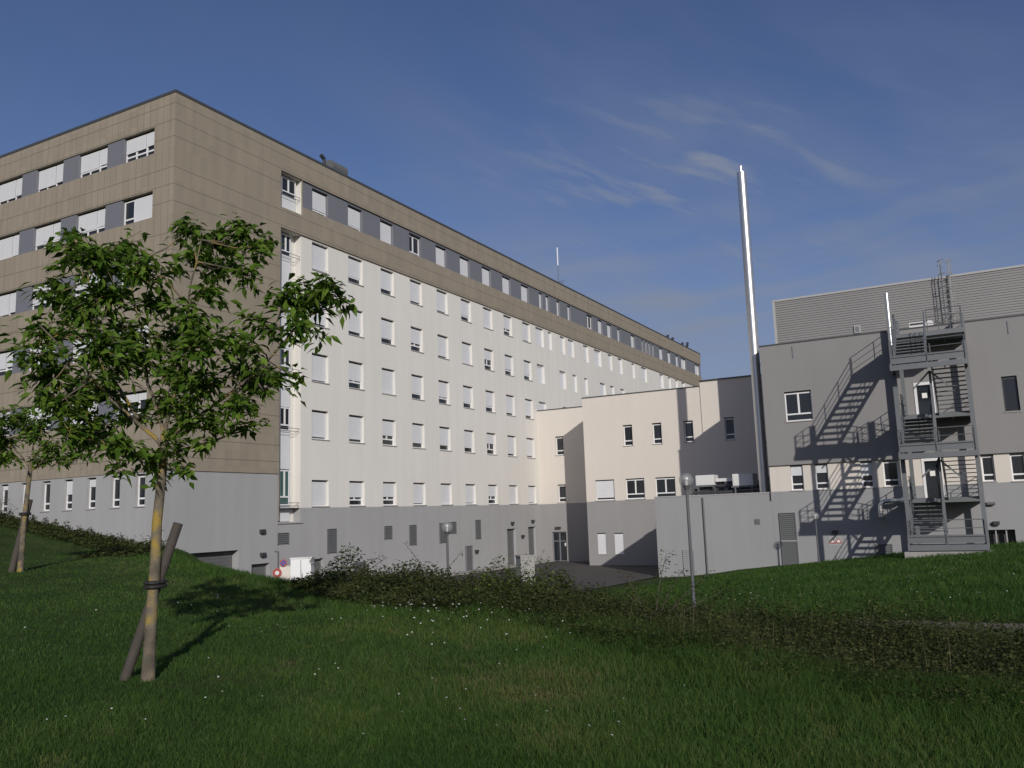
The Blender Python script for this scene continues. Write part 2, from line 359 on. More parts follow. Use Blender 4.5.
# ------------------------------------------------------------------ facades and windows
class Fr:
    """facade frame: u along the wall, n outwards"""
    def __init__(s, o, u, n): s.o = Vector(o); s.u = Vector(u); s.n = Vector(n)
    def p(s, u, z, d=0): return s.o+s.u*u+s.n*d+Vector((0,0,z))
    def box(s, mb, u0, u1, z0, z1, d0, d1):
        a = s.p(u0, z0, d0); b = s.p(u1, z1, d1); mb.box(a.x, b.x, a.y, b.y, a.z, b.z)
    def wall(s, mb, u0, u1, z0, z1, ops=(), d=0., depth=.22, lip=None):
        ops = [o for o in ops if o[0] < u1 and o[1] > u0 and o[2] < z1 and o[3] > z0]
        ops = [(max(o[0],u0), min(o[1],u1), max(o[2],z0), min(o[3],z1), (o[4] if len(o) > 4 else depth), o[2] >= z0-1e-6, o[3] <= z1+1e-6) for o in ops]
        us = sorted({u0, u1, *[o[0] for o in ops], *[o[1] for o in ops]}); zs = sorted({z0, z1, *[o[2] for o in ops], *[o[3] for o in ops]})
        for i in range(len(us)-1):
            # merge vertical runs per column
            zrun = None
            for j in range(len(zs)-1):
                uc = (us[i]+us[i+1])/2; zc = (zs[j]+zs[j+1])/2
                hole = any(o[0] < uc < o[1] and o[2] < zc < o[3] for o in ops)
                if not hole:
                    if zrun is None: zrun = zs[j]
                if (hole or j == len(zs)-2) and zrun is not None:
                    zt = zs[j] if hole else zs[j+1]
                    mb.quad(s.p(us[i],zrun,d), s.p(us[i+1],zrun,d), s.p(us[i+1],zt,d), s.p(us[i],zt,d)); zrun = None
        for o in ops:
            e = d-o[4]
            mb.quad(s.p(o[0],o[2],d), s.p(o[0],o[2],e), s.p(o[0],o[3],e), s.p(o[0],o[3],d))
            mb.quad(s.p(o[1],o[2],d), s.p(o[1],o[2],e), s.p(o[1],o[3],e), s.p(o[1],o[3],d))
            if o[6]: mb.quad(s.p(o[0],o[3],d), s.p(o[1],o[3],d), s.p(o[1],o[3],e), s.p(o[0],o[3],e))
            if o[5]: mb.quad(s.p(o[0],o[2],d), s.p(o[1],o[2],d), s.p(o[1],o[2],e), s.p(o[0],o[2],e))
FB = Fr((0,0,0), (0,1,0), (1,0,0)); FA = Fr((0,0,0), (1,0,0), (0,-1,0))
cache = {}
def L_frame(fr):   # local frame whose mesh coordinates sit at the window's own origin
    return Fr((0,0,0), fr.u, fr.n)
def window(root, fr, u0, u1, z0, z1, style='french', shut=.85, rec=.2, name='window', glass='pane', sill=True, d=0.):
    w_, h_ = round(u1-u0, 2), round(z1-z0, 2)
    key = (tuple(fr.n), w_, h_, style, shut, rec, glass, sill)
    loc = fr.p(u0, z0, d)
    if key not in cache:
        f = L_frame(fr); fm = MB(); pm = MB(); sm = MB(); im = MB(); t = .065
        B = lambda a,b,c,e,d0=-rec-.07,d1=-rec: f.box(fm, a, b, c, e, d0, d1)
        hd = .0 if rec < 0 else .085      # frame stops short of the lintel, dark pane shows above it
        B(0,t,0,h_-hd); B(w_-t,w_,0,h_-hd); B(t,w_-t,h_-t-hd,h_-hd); B(t,w_-t,0,t)
        tr = .24*h_
        if style in ('french', 'tri', 'tri_left'):
            B(t,w_-t,tr-.04,tr+.04)
            nm = 2 if style == 'french' else 3
            for k in range(1, nm):
                x = w_*k/nm; B(x-.055,x+.055,tr+.04,h_-t-hd,-rec-.07,-rec-.002)
                if style[:3] == 'tri': B(x-.04,x+.04,t,tr-.04,-rec-.07,-rec-.002)
        elif style == 'double':
            B(t,w_-t,tr-.04,tr+.04); B(w_/2-.05,w_/2+.05,tr+.04,h_-t-hd,-rec-.07,-rec-.002)
        elif style == 'single':
            B(t,w_-t,tr-.04,tr+.04)
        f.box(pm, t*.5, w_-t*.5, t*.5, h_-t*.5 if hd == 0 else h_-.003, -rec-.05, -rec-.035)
        if shut > 0:
            top = h_-hd-.01
            def slats(a, b, bot):
                n = max(2, int((top-bot)/.085)); st = (top-bot)/n
                for k in range(n): f.box(sm, a, b, bot+k*st+.006, bot+(k+1)*st, -rec+.004, -rec+.028)
                f.box(sm, a, b, bot, top, -rec+.002, -rec+.018)
            if style == 'tri':
                s2 = max(.0, min(1., shut-.04)) if shut < .97 else shut
                slats(.02, w_*2/3-.03, h_*(1-shut)); slats(w_*2/3+.05, w_-.02, h_*(1-s2))
            elif style == 'tri_left': slats(w_/3+.05, w_-.02, h_*(1-shut))
            elif style == 'tri_open': pass
            else: slats(.03, w_-.03, h_*(1-shut)+.0)
        if sill: f.box(im, -.04, w_+.06, -.05, -.002, -rec*.9, .05)
        cache[key] = (fm.mesh(name, M['frame']), pm.mesh('pane', M[glass]), sm.mesh('shutter', M['shutter']) if shut > 0 and sm.v else None, im.mesh('sill', M['sill']) if sill else None)
    fm, pm, sm, im = cache[key]
    o = bpy.data.objects.new(name, fm); link(o, root); o.location = loc-origin(root)
    for nme, me_ in (('pane', pm), ('shutter', sm), ('sill', im)):
        if me_: link(bpy.data.objects.new(nme, me_), o)
    return o

# ------------------------------------------------------------------ the hospital block
hosp = thing('hospital_building', 'long six storey hospital block with tan tiled corner, white side wall and grey base', 'building')
ZR = [22.79, 19.59, 16.39, 13.19, 9.99, 6.14]
Y1, SP = 9.643, 3.171
SHB = {1:[.72,.93,.9,.93,.92,.95], 2:[.74,.74,.85,.70,.88,.66], 3:[1.,.8,.76,1.,.62,.64], 4:[0,.88,.66,.74,.80,.92], 5:[.82,.9,.9,.70,.76,1.],
       6:[.9,.72,.95,.74,.74,.92], 7:[.9,.95,.5,.72,.5,.6], 8:[.96,.66,.70,.88,.88,1.], 9:[.96,.92,.72,.85,.9,.92]}
SHB[10] = [.82,.68,.85,1.,.88,.9]
opsW = []; winB = []
for c in range(1, 10):
    for r in range(6):
        u0 = Y1+SP*(c-1); z1 = ZR[r]; z0 = z1-(1.6 if r < 5 else 1.42)
        opsW.append((u0, u0+1.38, z0, z1)); winB.append((u0, u0+1.38, z0, z1, 'french', SHB[c][r]))
farW = []
def far(r, spans):
    for a, b, *k in spans: farW.append((a, b, ZR[r]-1.6, ZR[r], k[0] if k else 1.))
far(0, [(38.3,39.0),(39.6,40.3),(41.8,42.5),(44.1,44.8),(48.5,49.9,.0),(51.2,52.4,.85),(53.6,54.8,.85),(56.4,57.2),(60.3,61.6,.95),(63.7,64.3),(64.9,65.5),(66.0,66.6),(67.2,67.8),(69.6,70.9,.95),(72.7,73.9,.9),(75.8,76.9,.95),(77.9,80.0,.1),(83.8,86.0,.1)])
far(1, [(37.4,38.9,.92),(39.8,40.5),(42.2,43.2,.9),(43.9,45.2,1.),(47.3,48.5,.9),(49.9,51.6,.0),(53.4,54.5,.92),(56.1,57.3,.85),(60.1,61.0),(63.0,64.8,.85),(69.2,70.5,.2),(72.3,73.3),(75.0,76.0),(77.5,78.9,.9)])
far(2, [(37.4,38.8,.0),(41.8,43.1,.1),(44.6,45.5),(47.2,48.0),(51.0,52.4,.85),(53.6,54.7,.9),(56.4,57.6,.9),(60.2,61.2,.9),(66.0,67.2,.9)])
far(3, [(37.5,38.9,.85),(42.2,43.2,.5),(45.0,46.0),(48.4,49.8,.9)])
far(4, [(37.6,38.9,.9)])
for a, b, z0, z1, s in farW: opsW.append((a, b, z0, z1))
BAY0, BAY1, BAYD = 7.06, 8.75, .5
ZT, ZGB, ZGT, ZTOP = 19.70, 21.33, 22.92, 24.37
wm = MB(); FB.wall(wm, 7.03, 86.4, 4.64, ZT, opsW+[(BAY0,BAY1,4.64,ZT,BAYD)]); FB.box(wm, BAY0, BAY1, 3.92, ZT, -BAYD-.12, -BAYD)
build('white_wall', wm, M['white'], hosp)
pm = MB(); FB.wall(pm, 8.75, 86.4, ZGB, ZGT, opsW); build('grey_window_band', pm, M['panel'], hosp)
tm = MB(); T = .1
FB.wall(tm, -.0, 7.06, 6.4, ZTOP, (), T); FB.wall(tm, 7.06, 8.75, ZT, ZTOP, [(BAY0,BAY1,20.85,ZGT,T)], T)
FB.wall(tm, 8.75, 86.4, ZGT, ZTOP, (), T); FB.wall(tm, 8.75, 86.4, ZT, ZGB, (), T)
# cladding returns: undersides, tops and the side at the bay
for z in (ZT, ZGT): tm.quad((0,7.06,z),(T,7.06,z),(T,86.4,z),(0,86.4,z))
tm.quad((0,8.75,ZGB),(T,8.75,ZGB),(T,86.4,ZGB),(0,86.4,ZGB)); tm.quad((-BAYD,7.06,4),(T,7.06,4),(T,7.06,ZT),(-BAYD,7.06,ZT)); tm.quad((-.05,0,6.4),(T,0,6.4),(T,7.06,6.4),(-.05,7.06,6.4))
AX = [-1.32-3.512*k for k in range(6)]
strips = [(-18.9, -1.32, z+.17-1.34, z+.17, .26) for z in ZR[:5]]
FA.wall(tm, -22, T, 6.4, ZTOP, strips, 0)
build('tan_cladding', tm, M['tan'], hosp)
for z in ZR[:5]:
    for k, x in enumerate(AX[:5]):
        gm = MB(); FA.box(gm, x-2.26-1.25, x-2.262, z+.17-1.335, z+.168, -.3, -.05); build('grey_panel', gm, M['panel'], hosp)
gb = MB()
nar = [(-2.62-1.724*k+.67-.0, -2.62-1.724*k+1.33, 4.86, 6.31) for k in range(11)]
nar = [(-1.95-1.724*k, -1.29-1.724*k, 4.86, 6.31) for k in range(11)]
FA.wall(gb, -22, .04, 1.0, 6.4, nar, -.04, .2)
DO = [(.37,4.41,-.4,2.66,.5),(5.27,6.50,-.4,1.92,.3),(9.74,10.6,-.4,1.9,.35),(31.3,32.68,-.1,2.83,.3),(34.75,36.06,-.1,2.88,.3)]
FB.wall(gb, .0, 7.03, -.5, 6.4, DO, .04); FB.wall(gb, 7.03, 86.4, -.5, 4.64, DO+[(BAY0,BAY1,3.92,4.64,BAYD)], 0)
gb.quad((0,7.03,-.5),(.04,7.03,-.5),(.04,7.03,6.4),(0,7.03,6.4))
build('grey_base', gb, M['base'], hosp)
rm = MB(); rm.box(-22,-.3,.3,86.1,23.9,24.1); build('roof', rm, M['roof'], hosp)
bk = MB(); bk.box(-22,-.9,86.0,86.39,-.5,ZTOP); bk.box(-22,-21.7,.35,86,-.5,ZTOP); bk.box(-21.6,-1.0,.4,.6,1,23.8); bk.box(-1.2,-1.0,.6,86,0,23.8); build('back_wall', bk, M['base'], hosp)
cp = MB(); cp.box(T+.03,-.35,-.03,86.45,ZTOP,24.5); cp.box(-22,-.355,-.03,.35,ZTOP,24.5); build('coping', cp, M['coping'], hosp)
# windows of the two facades
for k, x in enumerate(AX[:5]):
    for r in range(5):
        sh = [[.62,.74,.84,.82,.8],[1.,.76,.78,.95,.9],[.5,.6,.8,.9,.95],[.9,.7,.6,.7,.96],[.35,.9,.5,.8,.9]][r][k]
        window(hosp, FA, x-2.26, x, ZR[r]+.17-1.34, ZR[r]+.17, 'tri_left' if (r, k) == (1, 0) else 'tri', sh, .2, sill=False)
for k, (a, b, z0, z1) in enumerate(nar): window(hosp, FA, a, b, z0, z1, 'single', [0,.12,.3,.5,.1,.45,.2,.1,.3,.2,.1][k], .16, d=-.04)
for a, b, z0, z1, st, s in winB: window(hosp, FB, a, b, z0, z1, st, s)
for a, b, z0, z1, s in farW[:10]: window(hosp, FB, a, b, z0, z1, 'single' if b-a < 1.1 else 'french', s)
fm = MB()
for a, b, z0, z1, s in farW[10:]:
    FB.box(fm, a, b, z0, z1, -.26, -.22); zs = z1-(z1-z0)*max(s, .12)
    for q in (a, b-.09): FB.box(fm, q, q+.09, z0, z1, -.219, -.17)
    FB.box(fm, a+.09, b-.09, zs, z1, -.219, -.185); FB.box(fm, a+.09, b-.09, z0, z0+.1, -.219, -.17)
o = build('window', fm, M['shutter'], hosp); o['kind'] = 'stuff'
# the recessed balcony bay with its stack of french doors
FBb = Fr((-BAYD,0,0), (0,1,0), (1,0,0)); FBt = Fr((-.35,0,0), (0,1,0), (1,0,0))
for r, z in enumerate(ZR):
    fr = FBb if r else FBt; y0, y1 = (7.58, 8.34) if r else (7.42, 8.56)
    zt = z; zb = zt-(1.05 if r == 0 else 1.25 if r < 5 else 1.35)
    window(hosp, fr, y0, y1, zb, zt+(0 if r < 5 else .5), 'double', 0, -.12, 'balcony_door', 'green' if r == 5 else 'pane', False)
    zl = [20.86, 16.42, 13.22, 10.02, 6.70, 3.95][r]
    ip = MB(); fr.box(ip, BAY0+.02, y1, zl, zb-.01, .0, .1); build('infill_panel', ip, M['shutter'], hosp)
    rl = MB()
    for zz in (zb-.04, zb+.12): rl.tube([(-.06,BAY0+.03,zz),(-.06,BAY1-.03,zz)], .016, 6)
    build('guard_rail', rl, M['steel'], hosp)
sb = MB(); FB.box(sb, BAY0-.05, BAY1+.12, 3.84, 3.918, -.45, .08); build('ledge', sb, M['sill'], hosp)
bb = MB(); FB.box(bb, BAY0-.3, BAY1+.3, 20.6, 23.1, -.5, -.352)
FB.box(bb, BAY1, BAY1+.1, 20.7, ZGT, -.351, -.003); FB.box(bb, BAY0-.1, BAY1, 20.7, 20.848, -.351, -.003); FB.box(bb, BAY0-.1, BAY1, ZGT+.002, 23.0, -.351, -.003)
build('bay_lining', bb, M['white'], hosp)
# vents and doors of the grey base
def louvre_part(root, fr, u0, u1, z0, z1, name='vent', m_='louvre', d=.0):
    b = MB(); fr.box(b, u0, u1, z0, z1, d, d+.02)
    n = max(3, int((z1-z0)/.11)); st = (z1-z0-.08)/n
    for k in range(n):
        za = z0+.04+k*st
        i = len(b.v); b.v += [tuple(fr.p(u0+.04, za, d+.07)), tuple(fr.p(u1-.04, za, d+.07)), tuple(fr.p(u1-.04, za+st*.8, d+.022)), tuple(fr.p(u0+.04, za+st*.8, d+.022))]; b.f.append((i,i+1,i+2,i+3))
    for a, c in ((u0, u0+.04), (u1-.04, u1)): fr.box(b, a, c, z0, z1, d+.021, d+.075)
    fr.box(b, u0+.04, u1-.04, z1-.04, z1, d+.021, d+.075)
    return build(name, b, M[m_], root)
for v in [(7.03,7.84,2.79,3.38),(10.87,11.62,2.13,3.47),(16.03,16.77,2.68,3.48),(18.61,19.34,2.2,3.47),(22.03,22.85,2.18,3.51),(22.9,24.07,2.75,3.55),(26.65,27.34,2.25,3.61)]: louvre_part(hosp, FB, *v)
louvre_part(hosp, FB, 13.2, 14.1, .5, 1.5)
def leaf_door(root, fr, u0, u1, z0, z1, rec=.25, m_='door', name='door', d=0.):
    b = MB(); fr.box(b, u0, u1, z0, z1, d-rec-.05, d-rec); o = build(name, b, M[m_], root)
    f = MB(); 
    for a, c in ((u0,u0+.05),(u1-.05,u1)): fr.box(f, a, c, z0, z1, d-rec, d-rec+.05)
    fr.box(f, u0+.05, u1-.05, z1-.06, z1, d-rec, d-rec+.05); build('door_frame', f, M['panel'], o)
    h = MB(); fr.box(h, u1-.2, u1-.1, z0+1.0, z0+1.05, d-rec, d-rec+.07); build('handle', h, M['steel'], o); return o
gd = MB(); FB.box(gd, .37, 4.41, -.4, 2.66, -.45, -.38)
for k in range(16): FB.box(gd, .4, 4.38, .06+k*.16, .19+k*.16, -.379, -.36)
build('garage_door', gd, M['door'], hosp)
leaf_door(hosp, FB, 5.27, 6.5, -.3, 1.92); leaf_door(hosp, FB, 9.74, 10.6, -.3, 1.9); leaf_door(hosp, FB, 25.22, 26.06, .05, 1.86, -.06)
leaf_door(hosp, FB, 31.3, 32.68, .05, 2.83); leaf_door(hosp, FB, 34.75, 36.06, .05, 2.88)
for (y, z) in [(5.95,2.35),(33.6,2.2),(26.6,1.42),(32.0,3.25),(35.4,3.32),(5.9,3.5)]:
    b = MB(); FB.box(b, y-.14, y+.14, z-.08, z+.10, .04, .22); FB.box(b, y-.1, y+.1, z-.13, z-.081, .05, .17); build('wall_lamp', b, M['dark'], hosp)
# roof clutter
vt = thing('roof_exhaust_unit', 'dark rounded exhaust unit standing above the roof edge of the white block', 'roof unit', (-1.6,13.6,24.1))
b = MB(); b.box(-2.2,-1.2,13.0,14.2,24.1,25.4); build('casing', b, M['louvre'], vt)
b = MB(); b.tube([(-1.6,12.9,25.6),(-1.6,14.3,25.6)], .42, 14); build('fan_drum', b, M['louvre'], vt, True)
b = MB(); b.tube([(-1.4,12.3,24.1),(-1.4,12.3,25.8)], .1, 8); b.tube([(-1.4,12.3,25.8),(-1.4,12.0,25.95)], .12, 8); build('vent_pipe', b, M['dark'], vt)
an = thing('roof_antenna', 'thin radio mast standing on the roof of the long block', 'antenna', (-6,55.3,24.1))
b = MB(); b.tube([(-6,55.3,24.1),(-6,55.3,30.3)], .035, 6); build('mast', b, M['steel'], an)
b = MB(); b.tube([(-6,55.3,30.3),(-6,55.3,32.3)], .07, 6); build('whip', b, M['frame'], an)
b = MB(); 
for k in range(3): b.tube([(-6.6+.0,54.9+k*.4,28.0+.3*k),(-5.4,54.9+k*.4,28.0+.3*k)], .03, 5)
b.tube([(-6,54.9,28),(-6,55.9,28.7)], .03, 5); build('dipole', b, M['steel'], an)
VENTS = [(76.9,25.7,'first from the left of the dark hatches open on the far roof end'),(78.9,25.7,'second from the left of the dark hatches open on the far roof end'),(83.0,25.7,'third from the left of the dark hatches, the lowest one, on the far roof end'),(85.3,26.1,'rightmost and tallest of the dark hatches open on the far roof end')]
for y, z, lab in VENTS:
    t_ = thing('smoke_hatch', lab, 'roof hatch', (-1.5,y,24.1), 'open smoke hatches on the far roof end')
    b = MB(); b.box(-1.8,-1.2,y-.4,y+.4,24.1,24.3); build('curb', b, M['panel'], t_)
    b = MB(); b.bar((-1.5,y-.2,24.2),(-1.5,y+1.0,z+.1), .3, .2); build('lid', b, M['dark'], t_)

# ------------------------------------------------------------------ the cream wing
YD1, YD2 = 37.08, 32.36
wing = thing('cream_wing', 'low cream rendered wing with grey base joining the long block at the yard', 'building', (0,YD2,0))
F1 = Fr((0,YD1,0),(1,0,0),(0,-1,0)); F2 = Fr((0,YD2,0),(1,0,0),(0,-1,0)); F3 = Fr((0,YD2-.08,0),(1,0,0),(0,-1,0)); FL = Fr((6.2,0,0),(0,1,0),(-1,0,0))
W1 = [(1.56,2.31,8.55,10.08),(1.6,2.32,4.74,6.17)]
W2 = [(9.32,10.04,8.55,10.06),(11.55,12.25,8.53,10.03),(13.87,14.56,8.5,10.0)]
W2b = [(6.93,8.43,4.70,6.18),(9.31,10.74,4.71,6.17),(11.55,13.02,4.69,6.15)]
Wb = [(6.9,7.58,.85,2.36),(8.22,8.93,.84,2.34)]
W3 = [(16.78,17.46,8.45,10.0)]
D1D = (.94,2.2,0,2.39)
cw = MB(); F1.wall(cw, 0, 6.2, 4.64, 12.3, W1); FL.wall(cw, YD2, YD1, 4.64, 12.3); F2.wall(cw, 6.2, 15.24, 4.64, 12.3, W2+W2b)
F3.wall(cw, 15.24, 21.6, 4.2, 12.66, W3); cw.quad((15.24,YD2-.08,4.2),(15.24,YD2,4.2),(15.24,YD2,12.66),(15.24,YD2-.08,12.66))
cw.quad((15.24,YD2-.08,12.3),(15.24,45,12.3),(15.24,45,12.66),(15.24,YD2-.08,12.66))
build('cream_wall', cw, M['cream'], wing)
cg = MB(); F1.wall(cg, 0, 6.2, -.3, 4.64, [D1D]); FL.wall(cg, YD2, YD1, -.3, 4.64); F2.wall(cg, 6.2, 15.24, -.3, 4.64, Wb); build('grey_base', cg, M['base2'], wing)
cr = MB(); cr.box(.01,6.0,YD1+.3,46,12.0,12.15); cr.box(6.5,15.2,YD2+.3,46,12.0,12.15); cr.box(15.3,21.6,YD2+.2,46,12.3,12.45); cr.box(.01,21.6,45.6,46,0,12.0); cr.box(.3,21.5,YD1+.9,YD1+1,0,12); cr.box(6.6,21.5,YD2+.8,YD2+.9,0,12); build('roof', cr, M['roof'], wing)
cc = MB(); cc.box(.005,6.2,YD1-.03,YD1+.3,12.3,12.38); cc.box(6.17,15.235,YD2-.03,YD2+.3,12.3,12.38); cc.box(6.17,6.47,YD2+.3,46,12.3,12.38); cc.box(15.21,21.6,YD2-.21,YD2+.1,12.66,12.73); cc.box(15.21,15.5,YD2+.1,46,12.66,12.73); build('coping', cc, M['coping'], wing)
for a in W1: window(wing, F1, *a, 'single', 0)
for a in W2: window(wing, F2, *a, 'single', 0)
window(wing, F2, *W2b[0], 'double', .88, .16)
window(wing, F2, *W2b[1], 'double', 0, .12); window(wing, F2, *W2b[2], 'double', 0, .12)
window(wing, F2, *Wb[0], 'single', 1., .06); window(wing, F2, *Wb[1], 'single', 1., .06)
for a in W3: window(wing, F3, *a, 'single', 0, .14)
b = MB(); F1.box(b, .94, 2.2, 0, 2.39, -.25, -.2); dg = build('glazed_door', b, M['pane'], wing)
b = MB()
for a, c in ((.94,1.0),(2.14,2.2),(1.5,1.6)): F1.box(b, a, c, .05, 2.38, -.2, -.14)
for z in (0.05,1.62,2.3): F1.box(b, 1.0, 2.14, z, z+.07, -.199, -.145)
build('door_frame', b, M['panel'], dg)
b = MB(); F1.box(b, 1.95, 2.12, 1.25, 1.5, -.199, -.185); build('notice', b, M['paper'], dg)
b = MB(); F1.box(b, 1.3, 1.75, 2.62, 2.8, 0, .16); build('wall_lamp', b, M['dark'], wing)

# ------------------------------------------------------------------ low plant room and the grey service block
YE = 22.49
FE = Fr((0,YE,0),(1,0,0),(0,-1,0))
plant = thing('plant_room', 'low grey flat roofed plant room with louvred door between the yard and grey block', 'building', (15,YE,0))
b = MB(); b.box(14.9,21.645,YE,YE+.3,-.4,4.6); b.box(14.9,15.2,YE+.3,32.1,-.4,4.6); b.box(15.2,21.6,YE+.3,32.1,4.0,4.15); build('wall', b, M['base3'], plant)
b = MB(); b.box(14.87,21.645,YE-.03,YE+.33,4.6,4.66); b.box(14.87,15.23,YE+.33,32.1,4.6,4.66); build('coping', b, M['trim'], plant)
louvre_part(plant, FE, 16.43, 17.09, .1, 1.56, 'grille', 'base3')
b = MB(); b.tube([(17.8,YE-.06,4.5),(17.8,YE-.06,-.1)], .05, 8); build('downpipe', b, M['pole'], plant)
b = MB(); FE.box(b, 20.66, 20.92, 2.93, 3.2, 0, .06); build('wall_vent', b, M['louvre'], plant)

serv = thing('service_block', 'grey rendered service block with ribbed metal top storey and a pale window strip', 'building', (21.65,YE,0))
EU = -.14
WU = [(22.79,24.22,8.45,10.1)]; WR = [(33.28,33.95,8.1,9.85)]
WS = [(22.76,23.43,4.69,6.06),(24.04,24.72,4.69,6.06),(26.37,26.95,4.69,6.05),(27.45,28.19,4.69,6.05),(31.99,32.55,4.74,6.06),(33.25,33.88,4.70,6.06),(34.6,35.25,4.7,6.06),(35.9,36.5,4.7,6.06)]
DU = (29.32,30.24,8.03,9.93); DL = (29.3,30.21,4.03,6.03)
b = MB(); FEu = Fr((0,YE+EU,0),(1,0,0),(0,-1,0))
FEu.wall(b, 21.65, 50, 6.08, 12.78, WU+WR+[(*DU,.3)])
b.quad((21.65,YE+EU,6.08),(50,YE+EU,6.08),(50,YE+.1,6.08),(21.65,YE+.1,6.08))
FEs = Fr((21.65,0,0),(0,1,0),(-1,0,0)); FEs.wall(b, YE+EU, 32.1, 4.2, 12.78); b.quad((50,YE,0),(50,45,0),(50,45,12.78),(50,YE,12.78))
b.box(21.7,49.9,YE+.6,YE+.7,1,12.6)
build('upper_wall', b, M['upper'], serv)
b = MB(); FE.wall(b, 21.66, 50, 4.66, 6.08, WS+[(*DL,.25)]); build('pale_window_strip', b, M['cream'], serv)
LD = (21.98,22.84,.5,3.5); BW = (31.91,33.1,1.5,2.37)
b = MB(); FE.wall(b, 21.65, 50, -.4, 4.66, [(*DL,.25),(*BW,.5)]); build('grey_base', b, M['base3'], serv); b = MB(); FE.box(b, 31.85, 33.2, 1.2, 2.5, -.6, -.49); build('window_recess', b, M['dark'], serv)
b = MB(); b.box(21.7,50,YE+.2,45,12.5,12.62); build('roof', b, M['roof'], serv)
b = MB(); b.box(21.62,50.02,YE+EU-.03,YE+.2,12.78,12.85); b.box(21.62,21.9,YE+.2,32.1,12.78,12.85); build('coping', b, M['coping'], serv)
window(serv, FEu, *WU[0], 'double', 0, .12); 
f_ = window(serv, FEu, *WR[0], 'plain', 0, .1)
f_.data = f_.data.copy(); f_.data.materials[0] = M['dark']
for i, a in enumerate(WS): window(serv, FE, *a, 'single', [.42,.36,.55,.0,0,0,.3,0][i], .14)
for D_, nm in ((DU, 'upper'), (DL, 'lower')):
    fr = FEu if nm == 'upper' else FE
    b = MB(); fr.box(b, D_[0], D_[1], D_[2], D_[3], -.2, -.16); dd = build('glazed_door', b, M['pane'], serv)
    b = MB()
    for a, c in ((D_[0], D_[0]+.12),(D_[1]-.12, D_[1])): fr.box(b, a, c, D_[2], D_[3], -.16, .03)
    fr.box(b, D_[0]+.12, D_[1]-.12, D_[3]-.14, D_[3], -.16, .03); build('door_frame', b, M['frame'], dd)
    b = MB(); fr.box(b, D_[0]+.34, D_[0]+.58, D_[2]+1.1, D_[2]+1.36, -.159, -.15); build('notice', b, M['paper'], dd)
    b = MB(); fr.box(b, D_[1]-.24, D_[1]-.17, D_[2]+.75, D_[2]+1.1, -.159, -.11); build('handle', b, M['steel'], dd)
louvre_part(serv, FE, *LD, 'louvred_door', 'louvre'); b = MB(); FE.box(b, 21.99, 22.83, 1.95, 2.02, .077, .085); build('mid_rail', b, M['base'], serv)
louvre_part(serv, FE, 26.75, 27.55, .9, 1.75, 'grille', 'louvre')
for x in (32.25, 32.7): 
    b = MB(); FE.box(b, x, x+.06, 1.5, 2.37, -.3, -.1); build('window_post', b, M['base'], serv)
for (x, z, m_) in ((24.83,2.44,'dark'),(32.35,2.72,'dark')):
    b = MB(); FE.box(b, x-.14, x+.14, z-.08, z+.06, 0, .2); FE.box(b, x-.1, x+.1, z-.14, z-.081, .02, .16); build('wall_lamp', b, M[m_], serv)
b = MB(); FE.box(b, 32.02, 32.4, 3.6, 3.72, 0, .25); build('intake_hood', b, M['door'], serv)
for x in (23.44, 33.84):
    b = MB(); FEu.box(b, x-.025, x+.025, 11.95, 12.6, 0, .03); build('overflow_spout', b, M['panel'], serv)
# ribbed top storey, set back on the roof
cx0, cy0, cz0, cz1 = 21.97, 25.8, 12.6, 16.02
b = MB(); ribs = []; zc = cz0; ph = .2
prof = []
while zc < cz1-.06:
    prof += [(zc, 0), (zc+.06, 0), (zc+.085, .035), (zc+.115, .035)]; zc += .14
prof.append((cz1, 0))
for (z0, d0), (z1, d1) in zip(prof[:-1], prof[1:]):
    b.quad((cx0,cy0-d0,z0),(50,cy0-d0,z0),(50,cy0-d1,z1),(cx0,cy0-d1,z1))
    b.quad((cx0-d0,cy0,z0),(cx0-d1,cy0,z1),(cx0-d1,45,z1),(cx0-d0,45,z0))
build('ribbed_cladding', b, M['clad'], serv)
b = MB(); b.box(cx0-.07,50,cy0-.07,45,cz1,cz1+.12); b.box(cx0-.08,cx0+.06,cy0-.06,cy0+.06,cz0,cz1-.001); build('metal_trim', b, M['trim'], serv)
b = MB(); b.box(26.36,26.70,cy0-.1,cy0-.05,13.53,13.97); cv = build('wall_vent', b, M['trim'], serv)
b = MB(); b.box(26.43,26.63,cy0-.12,cy0-.101,13.6,13.9); build('vent_grille', b, M['panel'], cv)

ac = thing('roof_ac_unit', 'white air conditioner box beside the top of the fire escape', 'air conditioner', (29.65,24.5,12.62))
b = MB(); b.box(29.3,30.05,24.4,24.75,12.72,13.5); build('casing', b, M['hvac'], ac)
b = MB(); b.box(29.34,30.0,24.385,24.399,13.34,13.44); build('grille', b, M['dark'], ac)
b = MB(); b.box(29.35,29.45,24.4,24.75,12.62,12.72); b.box(29.9,30.0,24.4,24.75,12.62,12.72); build('foot', b, M['steel'], ac)
fl = thing('roof_fan', 'small white round fan next to the roof air conditioner', 'fan', (30.3,24.5,12.62))
b = MB(); b.tube([(30.3,24.3,13.3),(30.3,24.6,13.3)], .2, 14); build('fan_housing', b, M['hvac'], fl, True)
b = MB(); b.tube([(30.3,24.5,12.62),(30.3,24.5,13.1)], .04, 8); build('stand', b, M['steel'], fl)

